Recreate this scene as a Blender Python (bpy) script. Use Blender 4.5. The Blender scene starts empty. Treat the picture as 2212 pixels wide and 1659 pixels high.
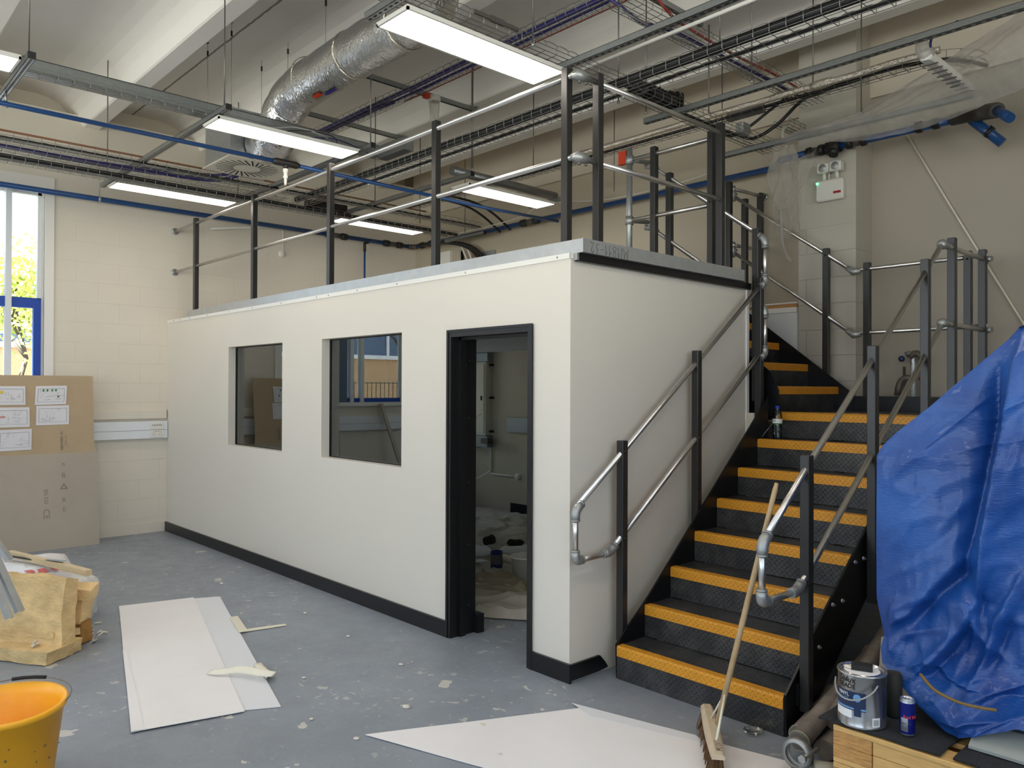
import bpy, math, random
from mathutils import Vector, Matrix, noise
random.seed(7)
S = bpy.context.scene
C = bpy.context.collection
pi = math.pi

# ------------------------------------------------------------------ camera
F_PX, YAW, PITCH, ROLL = 1694.2, math.radians(47.068), math.radians(0.319), math.radians(0.219)
CAM = Vector((3.108, -3.354, 1.707))
cd = bpy.data.cameras.new('camera'); cam = bpy.data.objects.new('camera', cd); C.objects.link(cam)
cd.sensor_fit = 'HORIZONTAL'; cd.sensor_width = 36.0; cd.lens = 36.0 * F_PX / 2212.0
cd.clip_start = 0.02; cd.clip_end = 300
fwd = Vector((-math.sin(YAW) * math.cos(PITCH), math.cos(YAW) * math.cos(PITCH), math.sin(PITCH)))
rgt = Vector((math.cos(YAW), math.sin(YAW), 0)); upv = rgt.cross(fwd)
r2 = rgt * math.cos(ROLL) + upv * math.sin(ROLL); u2 = -rgt * math.sin(ROLL) + upv * math.cos(ROLL)
cam.matrix_world = Matrix(((r2.x, u2.x, -fwd.x, CAM.x), (r2.y, u2.y, -fwd.y, CAM.y), (r2.z, u2.z, -fwd.z, CAM.z), (0, 0, 0, 1)))
S.camera = cam

# ------------------------------------------------------------------ world, exposure
W = bpy.data.worlds.new('sky'); S.world = W; W.use_nodes = True
nt = W.node_tree; bg = nt.nodes['Background']
tc = nt.nodes.new('ShaderNodeTexCoord'); sp = nt.nodes.new('ShaderNodeSeparateXYZ'); cr = nt.nodes.new('ShaderNodeValToRGB')
ma = nt.nodes.new('ShaderNodeMath'); ma.operation = 'MULTIPLY_ADD'; ma.inputs[1].default_value = 0.5; ma.inputs[2].default_value = 0.5
nt.links.new(tc.outputs['Generated'], sp.inputs[0]); nt.links.new(sp.outputs['Z'], ma.inputs[0]); nt.links.new(ma.outputs[0], cr.inputs[0]); nt.links.new(cr.outputs[0], bg.inputs[0])
e = cr.color_ramp.elements          # lower half brightened to light the ceiling from below, hazy bright sky above
e[0].position = 0.0; e[0].color = (1.5, 1.4, 1.25, 1); e[1].position = 1.0; e[1].color = (0.35, 0.45, 0.66, 1)
for p_, c_ in ((0.49, (1.5, 1.42, 1.3, 1)), (0.51, (0.60, 0.66, 0.75, 1)), (0.75, (0.42, 0.50, 0.66, 1))): q_ = e.new(p_); q_.color = c_
bg.inputs[1].default_value = 5.0
S.view_settings.view_transform = 'Standard'; S.view_settings.look = 'None'
S.view_settings.gamma = 1.0; S.view_settings.exposure = 0.12; S.view_settings.use_curve_mapping = False
sl = bpy.data.lights.new('sun', 'SUN'); sl.energy = 60.0; sl.angle = math.radians(1.0); sl.color = (1.0, 0.95, 0.88)
so = bpy.data.objects.new('sun', sl); C.objects.link(so)
sdir = Vector((0.12, 0.62, -0.80)).normalized()          # sun added for floor bounce onto the ceiling, through the added windows behind the viewpoint
so.rotation_euler = sdir.to_track_quat('-Z', 'Y').to_euler()
PANEL_W = 10.5
cy = S.cycles
cy.max_bounces = 10; cy.diffuse_bounces = 6; cy.glossy_bounces = 5; cy.transmission_bounces = 6; cy.transparent_max_bounces = 16
cy.caustics_reflective = False; cy.caustics_refractive = False; cy.use_denoising = True; cy.sample_clamp_indirect = 6.0
try: cy.denoiser = 'OPENIMAGEDENOISE'
except Exception: pass

# ------------------------------------------------------------------ materials
def lin(h):
    h = h.lstrip('#'); o = []
    for i in (0, 2, 4):
        c = int(h[i:i+2], 16) / 255.0
        o.append(c / 12.92 if c <= 0.04045 else ((c + 0.055) / 1.055) ** 2.4)
    return (o[0], o[1], o[2], 1.0)
M = {}
class N:
    """tiny helper to write node maths"""
    def __init__(s, mat): s.t = mat.node_tree; s.n = s.t.nodes; s.l = s.t.links
    def new(s, k, **kw):
        n = s.n.new(k)
        for a, b in kw.items(): setattr(n, a, b)
        return n
    def link(s, a, b): s.l.new(a, b)
    def math(s, op, a, b=None, clamp=False):
        n = s.new('ShaderNodeMath', operation=op); n.use_clamp = clamp
        for i, v in enumerate((a, b)):
            if v is None: continue
            if isinstance(v, (int, float)): n.inputs[i].default_value = v
            else: s.link(v, n.inputs[i])
        return n.outputs[0]
    def noise(s, co, scale, detail=4, rough=0.5, stretch=None):
        if stretch is not None:
            m = s.new('ShaderNodeMapping'); m.inputs['Scale'].default_value = stretch; s.link(co, m.inputs[0]); co = m.outputs[0]
        n = s.new('ShaderNodeTexNoise'); n.inputs['Scale'].default_value = scale; n.inputs['Detail'].default_value = detail
        n.inputs['Roughness'].default_value = rough; s.link(co, n.inputs['Vector']); return n.outputs[0]
    def ramp(s, v, p0, p1, c0=(0, 0, 0, 1), c1=(1, 1, 1, 1)):
        n = s.new('ShaderNodeValToRGB'); e = n.color_ramp.elements
        e[0].position = p0; e[0].color = c0; e[1].position = p1; e[1].color = c1; s.link(v, n.inputs[0]); return n.outputs[0]
    def mix(s, f, a, b):
        n = s.new('ShaderNodeMix', data_type='RGBA')
        if isinstance(f, (int, float)): n.inputs[0].default_value = f
        else: s.link(f, n.inputs[0])
        for i, v in ((6, a), (7, b)):
            if isinstance(v, tuple): n.inputs[i].default_value = v
            else: s.link(v, n.inputs[i])
        return n.outputs[2]
def mat(name, col, rough=0.5, metal=0.0, var=0.0, vscale=6.0, bump=0.0, bscale=60.0, stretch=None, spec=0.5, emit=None, coat=0.0, bdist=0.01):
    m = bpy.data.materials.new(name); m.use_nodes = True; b = m.node_tree.nodes['Principled BSDF']; h = N(m)
    c = lin(col) if isinstance(col, str) else col
    b.inputs['Base Color'].default_value = c; b.inputs['Roughness'].default_value = rough; b.inputs['Metallic'].default_value = metal
    b.inputs['Specular IOR Level'].default_value = spec
    if coat: b.inputs['Coat Weight'].default_value = coat
    co = h.new('ShaderNodeTexCoord').outputs['Object']
    if var:
        f = h.noise(co, vscale, 5, 0.6, stretch)
        h.link(h.mix(h.ramp(f, 0.3, 0.7), tuple(x * (1 - var) for x in c[:3]) + (1,), tuple(min(1, x * (1 + var)) for x in c[:3]) + (1,)), b.inputs['Base Color'])
    if bump:
        bn = h.new('ShaderNodeBump'); bn.inputs['Strength'].default_value = bump; bn.inputs['Distance'].default_value = bdist
        h.link(h.noise(co, bscale, 4, 0.6, stretch), bn.inputs['Height']); h.link(bn.outputs[0], b.inputs['Normal'])
    if emit: b.inputs['Emission Color'].default_value = emit[0]; b.inputs['Emission Strength'].default_value = emit[1]
    M[name] = m; return m, h, b

def block_mat(name, col, axes, strength=0.5, offset=(0, 0), mk=0.2, ztop=None):
    """painted concrete blockwork: 440 x 215 blocks, running bond"""
    m, h, b = mat(name, col, 0.55)
    co = h.new('ShaderNodeTexCoord').outputs['Object']; sx = h.new('ShaderNodeSeparateXYZ'); h.link(co, sx.inputs[0])
    cb = h.new('ShaderNodeCombineXYZ')
    h.link(h.math('ADD', sx.outputs[axes[0]], 50 + offset[0]), cb.inputs[0]); h.link(h.math('ADD', sx.outputs[axes[1]], 45 + offset[1]), cb.inputs[1])
    br = h.new('ShaderNodeTexBrick'); br.offset = 0.5
    for k, v in (('Scale', 1.0), ('Brick Width', 0.45), ('Row Height', 0.225), ('Mortar Size', 0.004), ('Mortar Smooth', 0.4), ('Bias', 0.0)): br.inputs[k].default_value = v
    br.inputs['Color1'].default_value = (1, 1, 1, 1); br.inputs['Color2'].default_value = (0.93, 0.93, 0.93, 1); br.inputs['Mortar'].default_value = (0, 0, 0, 1)
    h.link(cb.outputs[0], br.inputs['Vector'])
    msk = h.ramp(h.noise(co, 1.3, 3, 0.6), 0.35, 0.6)      # joints are filled with paint in places
    mort = h.math('MULTIPLY', br.outputs['Fac'], h.math('ADD', h.math('MULTIPLY', msk, 0.75), 0.25))
    if ztop is not None: mort = h.math('MULTIPLY', mort, h.ramp(h.math('MULTIPLY', sx.outputs[2], 0.2), ztop[0] * 0.2, ztop[1] * 0.2, (1, 1, 1, 1), (0.08, 0.08, 0.08, 1)))
    ht = h.math('ADD', h.math('MULTIPLY', mort, -1.0), h.math('MULTIPLY', h.noise(co, 45, 4, 0.6), 0.16))
    ht = h.math('ADD', ht, h.math('MULTIPLY', h.noise(co, 4, 3, 0.5), 0.35))
    bn = h.new('ShaderNodeBump'); bn.inputs['Strength'].default_value = strength; bn.inputs['Distance'].default_value = 0.012
    h.link(ht, bn.inputs['Height']); h.link(bn.outputs[0], b.inputs['Normal'])
    c = lin(col); c1 = tuple(x * 0.96 for x in c[:3]) + (1,); c2 = tuple(x * 0.70 for x in c[:3]) + (1,)
    base = h.mix(h.ramp(h.noise(co, 2.2, 4, 0.6), 0.3, 0.7), c, c1)
    h.link(h.mix(h.math('MULTIPLY', mort, mk), base, c2), b.inputs['Base Color'])
    return m

def checker_mat(name, col, rough, ua, vb, metal=0.0, strength=0.9):
    """raised-bar chequer plate; ua / vb are lists of axes summed into u and v"""
    m, h, b = mat(name, col, rough, metal)
    co = h.new('ShaderNodeTexCoord').outputs['Object']; sx = h.new('ShaderNodeSeparateXYZ'); h.link(co, sx.inputs[0])
    def add(ax):
        o = sx.outputs[ax[0]]
        for a in ax[1:]: o = h.math('ADD', o, sx.outputs[a])
        return o
    s = 1 / 0.0235
    uu, vv = h.math('ADD', add(ua), 20), h.math('ADD', add(vb), 10)
    p_ = h.math('MULTIPLY', h.math('ADD', uu, vv), s * 0.7071); q_ = h.math('MULTIPLY', h.math('ADD', h.math('SUBTRACT', uu, vv), 30), s * 0.7071)
    fp_ = h.math('ABSOLUTE', h.math('SUBTRACT', h.math('FRACT', p_), 0.5)); fq_ = h.math('ABSOLUTE', h.math('SUBTRACT', h.math('FRACT', q_), 0.5))
    par = h.math('GREATER_THAN', h.math('MODULO', h.math('ADD', h.math('FLOOR', p_), h.math('FLOOR', q_)), 2.0), 0.5)
    inv = h.math('SUBTRACT', 1.0, par)
    a = h.math('ADD', h.math('MULTIPLY', fp_, par), h.math('MULTIPLY', fq_, inv)); c_ = h.math('ADD', h.math('MULTIPLY', fq_, par), h.math('MULTIPLY', fp_, inv))
    d = h.math('SQRT', h.math('ADD', h.math('POWER', h.math('MULTIPLY', a, 1.95), 2.0), h.math('POWER', h.math('MULTIPLY', c_, 6.5), 2.0)))
    ht = h.math('SUBTRACT', 1.0, d, True)
    ht = h.math('MINIMUM', h.math('MULTIPLY', ht, 2.5), 1.0)
    ht = h.math('ADD', ht, h.math('MULTIPLY', h.noise(co, 90, 3), 0.03))
    bn = h.new('ShaderNodeBump'); bn.inputs['Strength'].default_value = strength; bn.inputs['Distance'].default_value = 0.008
    h.link(ht, bn.inputs['Height']); h.link(bn.outputs[0], b.inputs['Normal'])
    c = lin(col)
    dirt = h.ramp(h.noise(co, 5, 6, 0.7), 0.42, 0.75)
    h.link(h.mix(h.math('MULTIPLY', dirt, 0.35), c, lin('#7d7a74') if sum(c[:3]) < 0.3 else tuple(x * 0.7 for x in c[:3]) + (1,)), b.inputs['Base Color'])
    return m

mat('pod_paint', '#dcd5c8', 0.5, var=0.012, vscale=1.5, bump=0.06, bscale=90)
mat('pod_side', '#dcd5c8', 0.5, var=0.012, vscale=1.5, bump=0.06, bscale=90)
block_mat('block_left', '#ddd5c6', (1, 2), 0.45, (0.03, 0.05), 0.22, (1.8, 4.0))
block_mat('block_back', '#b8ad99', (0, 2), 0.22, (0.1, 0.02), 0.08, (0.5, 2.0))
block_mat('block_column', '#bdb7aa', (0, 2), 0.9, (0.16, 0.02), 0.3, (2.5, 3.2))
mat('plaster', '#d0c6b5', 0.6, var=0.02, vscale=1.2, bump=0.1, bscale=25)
mat('plaster_shade_tone', '#a89f90', 0.6, var=0.03, vscale=1.2, bump=0.08, bscale=20)  # smooth plaster, its colour darkened to stand in for weaker light at the right
mat('white_board', '#d9dad8', 0.45)
mat('trim_white', '#e6e3dc', 0.4)
mat('black_satin', '#121213', 0.34, var=0.2, vscale=20)
mat('black_felt', '#262729', 0.95, bump=0.6, bscale=220, var=0.35, vscale=120)
mat('post_steel', '#2f2e2d', 0.33, 0.15, var=0.06, vscale=5)
mat('stringer_steel', '#17181a', 0.33, 0.3, var=0.25, vscale=6)
mat('galv', '#a9acac', 0.42, 0.75, var=0.10, vscale=30, bump=0.04, bscale=60)
mat('galv_deck', '#b9bcbc', 0.35, 0.6, var=0.07, vscale=14, bump=0.05, bscale=30)
mat('strut', '#8f9190', 0.38, 0.75, var=0.08, vscale=40)
mat('slot', '#181818', 0.9)
mat('wire', '#8d8d8a', 0.35, 0.85)
mat('rod', '#77746f', 0.4, 0.8)
mat('alu_tube', '#d6d3ce', 0.29, 0.95, var=0.04, vscale=30, bump=0.02, bscale=90)
mat('casting', '#a5a7a5', 0.45, 0.7, var=0.06, vscale=60, bump=0.15, bscale=160)
mat('blue_pipe', '#214a80', 0.3, var=0.05, vscale=3)
mat('fitting_black', '#1d1b1a', 0.5)
mat('fitting_grey', '#4a4641', 0.5)
mat('cable_black', '#101011', 0.45)
mat('cable_purple', '#262060', 0.42)
mat('cable_red', '#8e1f14', 0.4)
mat('cable_grey', '#9b9b98', 0.5)
mat('cable_white', '#d9d5cb', 0.45)
mat('copper', '#a0643c', 0.5, 0.4)
mat('plastic_white', '#dedbd3', 0.4)
mat('orange', '#c23a17', 0.5)
mat('red', '#9c1d17', 0.5)
mat('bright_red', '#e03a2e', 0.4)
mat('purple_tape', '#3a2f86', 0.5)
mat('yellow_bucket', '#f6b020', 0.42, var=0.04, vscale=9)
mat('dirt', '#7a6436', 0.9)
mat('rubber', '#151515', 0.7)
mat('wood_pine', '#d0a767', 0.6, var=0.14, vscale=3, stretch=(3, 40, 40), bump=0.08, bscale=60)
mat('wood_end', '#b98a50', 0.75, var=0.3, vscale=30, stretch=(1, 1, 6))
mat('wood_broom', '#b59a72', 0.55, var=0.12, vscale=8, stretch=(10, 10, 1))
mat('wood_head', '#c3b196', 0.7, var=0.1, vscale=20)
mat('bristle', '#6a4c30', 0.95, var=0.35, vscale=150)
mat('batten', '#cdb78f', 0.7, var=0.12, vscale=6, stretch=(3, 30, 30))
mat('insulation', '#dcbd88', 1.0, var=0.2, vscale=8, bump=0.7, bscale=38, bdist=0.015, stretch=(1, 1, 1.8))
mat('insulation_dark', '#a87b40', 1.0, var=0.2, vscale=15, bump=1.0, bscale=40, bdist=0.02)
mat('chip', '#cfcbc0', 0.8)
mat('bag_plastic', '#dcdad8', 0.35, bump=0.8, bscale=12, bdist=0.02)
mat('board_brown', '#b59f80', 0.75, var=0.05, vscale=3)
mat('board_grey', '#b0a595', 0.78, var=0.05, vscale=2, bump=0.03, bscale=30)
mat('board_edge', '#d8d3c8', 0.8)
mat('paper', '#dedcdf', 0.6)
mat('ink', '#5c5a60', 0.7)
mat('ink_faint', '#8f8373', 0.8)
mat('ink_black', '#26241f', 0.7)
mat('green_mark', '#2f7a3d', 0.6)
mat('yellow_mark', '#e0c64a', 0.6)
mat('red_mark', '#c8605c', 0.6)
mat('sheet_white', '#eceaea', 0.42, var=0.02, vscale=4)
mat('sheet_white2', '#e0e2e6', 0.4)
mat('tape', '#e2dcc8', 0.5)
mat('pod_ceiling', '#dfe3ea', 0.6)
mat('cabinet', '#cfcbbb', 0.45)
mat('trunk_grey', '#8e979c', 0.4, 0.3)
mat('dust_sheet', '#b9b1a2', 0.95, var=0.08, vscale=5, bump=0.25, bscale=180)
mat('dust_dark', '#9a8f78', 0.95, var=0.1, vscale=8)
mat('polythene', '#e4e6e8', 0.3, bump=0.8, bscale=40, bdist=0.01)
mat('paint_blue', '#1b2c6e', 0.4)
mat('tin_metal', '#bdbebf', 0.22, 0.9, var=0.03, vscale=4)
mat('label_navy', '#1c2c4f', 0.4)
mat('label_blue', '#6d9fcf', 0.4)
mat('label_white', '#e8e8e8', 0.45)
mat('can_blue', '#14207a', 0.28, 0.5)
mat('can_silver', '#c9ccd2', 0.25, 0.8)
mat('machine_grey', '#9aa09c', 0.45, 0.2)
mat('pipe_old', '#6b6156', 0.55, 0.35, var=0.3, vscale=9, bump=0.3, bscale=40)
mat('pipe_cap', '#9a9485', 0.5, 0.2)
mat('blue_frame', '#1446a8', 0.4)
mat('window_frame', '#dfe3e6', 0.35)
mat('green_led', (0.05, 1.0, 0.4, 1), 0.4, emit=((0.05, 1.0, 0.35, 1), 12.0))
mat('bottle_cap', '#1b3fae', 0.4)
mat('brick_tan', '#c9a276', 0.9, var=0.06, vscale=8)
mat('cladding', '#5a6a80', 0.6)
mat('tarmac', '#6b6d70', 0.9)
mat('bark', '#4d4238', 0.9)
mat('leaf', '#c3cc74', 0.8, var=0.25, vscale=3)
mat('soot', '#332f28', 0.95)
mat('diffuser_white', '#dad3c2', 0.5)
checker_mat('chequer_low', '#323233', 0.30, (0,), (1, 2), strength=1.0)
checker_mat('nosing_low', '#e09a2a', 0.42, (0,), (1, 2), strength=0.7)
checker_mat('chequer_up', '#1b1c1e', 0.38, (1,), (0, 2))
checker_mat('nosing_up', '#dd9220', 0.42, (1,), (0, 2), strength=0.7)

# ceiling paint with an open joint along one bay
m, h, b = mat('ceiling_paint', '#e6e0d6', 0.7, var=0.02, vscale=0.8)
co = h.new('ShaderNodeTexCoord').outputs['Object']; sx = h.new('ShaderNodeSeparateXYZ'); h.link(co, sx.inputs[0])
wob = h.math('MULTIPLY', h.math('SUBTRACT', h.noise(co, 12, 3), 0.5), 0.02)
jl = h.math('LESS_THAN', h.math('ABSOLUTE', h.math('ADD', h.math('ADD', sx.outputs[1], 0.32), wob)), 0.011)
jl = h.math('MULTIPLY', jl, h.math('GREATER_THAN', h.noise(co, 3, 2), 0.38))
base = h.mix(h.ramp(h.noise(co, 0.8, 4), 0.3, 0.7), lin('#f3eee6'), lin('#ebe6dc'))
h.link(h.mix(h.math('MULTIPLY', jl, 0.8), base, lin('#6f6656')), b.inputs['Base Color'])

# floor: grey-blue painted screed, trowel marks, splashes of filler and paint
m, h, b = mat('floor_paint', '#767f8a', 0.42)
co = h.new('ShaderNodeTexCoord').outputs['Object']
big = h.ramp(h.noise(co, 0.9, 6, 0.65), 0.3, 0.7); sw = h.ramp(h.noise(co, 4.5, 6, 0.7, (1, 2.4, 1)), 0.3, 0.72)
c = h.mix(big, lin('#7a828c'), lin('#949ca6')); c = h.mix(h.math('MULTIPLY', sw, 0.55), c, lin('#868c93'))
c = h.mix(h.math('MULTIPLY', h.ramp(h.noise(co, 18, 5, 0.75, (1, 3, 1)), 0.55, 0.75), 0.35), c, lin('#a9b0b5'))
vn = h.new('ShaderNodeTexVoronoi'); vn.inputs['Scale'].default_value = 5.5; wv = h.new('ShaderNodeVectorMath', operation='ADD')
nz = h.new('ShaderNodeTexNoise'); nz.inputs['Scale'].default_value = 9; nz.inputs['Detail'].default_value = 4; h.link(co, nz.inputs['Vector'])
sc_ = h.new('ShaderNodeVectorMath', operation='SCALE'); h.link(nz.outputs['Color'], sc_.inputs[0]); sc_.inputs['Scale'].default_value = 0.22
h.link(co, wv.inputs[0]); h.link(sc_.outputs[0], wv.inputs[1]); h.link(wv.outputs[0], vn.inputs['Vector'])
cellr = h.new('ShaderNodeSeparateColor'); h.link(vn.outputs['Color'], cellr.inputs[0])
spot = h.math('LESS_THAN', vn.outputs['Distance'], h.math('MULTIPLY', h.math('POWER', cellr.outputs[0], 4.0), 0.34))
spot = h.math('MULTIPLY', spot, h.math('GREATER_THAN', cellr.outputs[1], 0.5))
vn2 = h.new('ShaderNodeTexVoronoi'); vn2.inputs['Scale'].default_value = 19; h.link(wv.outputs[0], vn2.inputs['Vector'])
cr2 = h.new('ShaderNodeSeparateColor'); h.link(vn2.outputs['Color'], cr2.inputs[0])
spot2 = h.math('LESS_THAN', vn2.outputs['Distance'], h.math('MULTIPLY', h.math('POWER', cr2.outputs[0], 3.2), 0.40))
patch = h.ramp(h.noise(co, 0.8, 2), 0.40, 0.62)
spot2 = h.math('MULTIPLY', spot2, patch)
scr = h.math('GREATER_THAN', h.noise(co, 26, 3, 0.6, (0.45, 1.6, 1)), 0.70)
allsp = h.math('MAXIMUM', h.math('MAXIMUM', spot, spot2), h.math('MULTIPLY', scr, 0.6), True)
c = h.mix(h.math('MULTIPLY', allsp, 0.85), c, lin('#c9c7bd')); h.link(c, b.inputs['Base Color'])
h.link(h.ramp(h.noise(co, 6, 5, 0.7), 0.3, 0.7, (0.30, 0.30, 0.30, 1), (0.55, 0.55, 0.55, 1)), b.inputs['Roughness'])
bn = h.new('ShaderNodeBump'); bn.inputs['Strength'].default_value = 0.25; bn.inputs['Distance'].default_value = 0.004
h.link(h.math('ADD', h.noise(co, 14, 6, 0.7, (1, 2, 1)), allsp), bn.inputs['Height']); h.link(bn.outputs[0], b.inputs['Normal'])

# crinkled foil
def foil(name, scale, strength, col, rough):
    m, h, b = mat(name, col, rough, 0.95)
    co = h.new('ShaderNodeTexCoord').outputs['Object']
    bn = h.new('ShaderNodeBump'); bn.inputs['Strength'].default_value = strength; bn.inputs['Distance'].default_value = 0.02
    v = h.new('ShaderNodeTexVoronoi'); v.feature = 'F1'; v.inputs['Scale'].default_value = scale
    mp = h.new('ShaderNodeMapping'); mp.inputs['Scale'].default_value = (2.6, 1, 1); h.link(co, mp.inputs[0])
    ad = h.new('ShaderNodeVectorMath', operation='ADD'); n2 = h.new('ShaderNodeTexNoise'); n2.inputs['Scale'].default_value = 6; h.link(co, n2.inputs['Vector'])
    h.link(mp.outputs[0], ad.inputs[0]); h.link(n2.outputs['Color'], ad.inputs[1]); h.link(ad.outputs[0], v.inputs['Vector'])
    h.link(h.math('ADD', v.outputs['Distance'], h.math('MULTIPLY', h.noise(co, scale * 2.5, 4, 0.6, (2, 1, 1)), 0.7)), bn.inputs['Height'])
    h.link(bn.outputs[0], b.inputs['Normal'])
foil('foil', 13, 0.22, '#d6d6d6', 0.17)
foil('foil_pipe', 45, 0.4, '#dcd4c6', 0.25)

# blue tarpaulin: woven, glossy, creased
m, h, b = mat('tarp', '#133d90', 0.4)
co = h.new('ShaderNodeTexCoord').outputs['Object']
h.link(h.mix(h.ramp(h.noise(co, 3, 5, 0.6), 0.35, 0.7), lin('#123f86'), lin('#2059a6')), b.inputs['Base Color'])
bn = h.new('ShaderNodeBump'); bn.inputs['Strength'].default_value = 0.6; bn.inputs['Distance'].default_value = 0.012
hh = h.math('ADD', h.math('MULTIPLY', h.noise(co, 160, 2, 0.5, (0.25, 0.25, 1.6)), 0.25), h.math('MULTIPLY', h.noise(co, 13, 6, 0.65, (1, 1, 0.6)), 0.6))
h.link(hh, bn.inputs['Height']); h.link(bn.outputs[0], b.inputs['Normal'])
b.inputs['Coat Weight'].default_value = 0.15

# thin see-through plastics and glass
def film(name, col, trans, rough=0.35):
    m = bpy.data.materials.new(name); m.use_nodes = True; h = N(m); out = m.node_tree.nodes['Material Output']; b = m.node_tree.nodes['Principled BSDF']
    b.inputs['Base Color'].default_value = lin(col); b.inputs['Roughness'].default_value = rough
    t = h.new('ShaderNodeBsdfTransparent'); tl = h.new('ShaderNodeBsdfTranslucent'); tl.inputs[0].default_value = lin(col)
    a = h.new('ShaderNodeMixShader'); a.inputs[0].default_value = 0.45; h.link(b.outputs[0], a.inputs[1]); h.link(tl.outputs[0], a.inputs[2])
    x = h.new('ShaderNodeMixShader')
    co = h.new('ShaderNodeTexCoord').outputs['Object']
    f = h.math('ADD', h.math('MULTIPLY', h.noise(co, 6, 4, 0.6), 0.3), trans - 0.15, True)
    lw = h.new('ShaderNodeLayerWeight'); lw.inputs[0].default_value = 0.4
    f = h.math('SUBTRACT', f, h.math('MULTIPLY', lw.outputs['Facing'], 0.35), True)
    h.link(f, x.inputs[0]); h.link(a.outputs[0], x.inputs[1]); h.link(t.outputs[0], x.inputs[2]); h.link(x.outputs[0], out.inputs[0]); M[name] = m
film('film', '#cfcbc7', 0.66)
film('film_bag', '#d9d5cd', 0.62)
film('film_tail', '#cdc7be', 0.76)
def glass(name, tint, ior=1.52, rough=0.0):
    m = bpy.data.materials.new(name); m.use_nodes = True; h = N(m); out = m.node_tree.nodes['Material Output']; m.node_tree.nodes.remove(m.node_tree.nodes['Principled BSDF'])
    t = h.new('ShaderNodeBsdfTransparent'); t.inputs[0].default_value = tint; g = h.new('ShaderNodeBsdfGlossy'); g.inputs['Roughness'].default_value = rough
    g.inputs[0].default_value = (0.93, 0.97, 0.95, 1)
    fr = h.new('ShaderNodeFresnel'); fr.inputs[0].default_value = ior; x = h.new('ShaderNodeMixShader')
    h.link(fr.outputs[0], x.inputs[0]); h.link(t.outputs[0], x.inputs[1]); h.link(g.outputs[0], x.inputs[2]); h.link(x.outputs[0], out.inputs[0]); M[name] = m
glass('pod_glass', (0.80, 0.85, 0.82, 1), 2.3)
glass('clear_glass', (0.93, 0.97, 0.98, 1), 1.35)
glass('clear_plastic', (0.90, 0.93, 0.95, 1), 1.5, 0.05)
# lit panel
m = bpy.data.materials.new('panel_light'); m.use_nodes = True; h = N(m); m.node_tree.nodes.remove(m.node_tree.nodes['Principled BSDF'])
em = h.new('ShaderNodeEmission'); em.inputs[0].default_value = (1.0, 0.90, 0.79, 1); em.inputs[1].default_value = PANEL_W
h.link(em.outputs[0], m.node_tree.nodes['Material Output'].inputs[0]); M['panel_light'] = m

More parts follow.
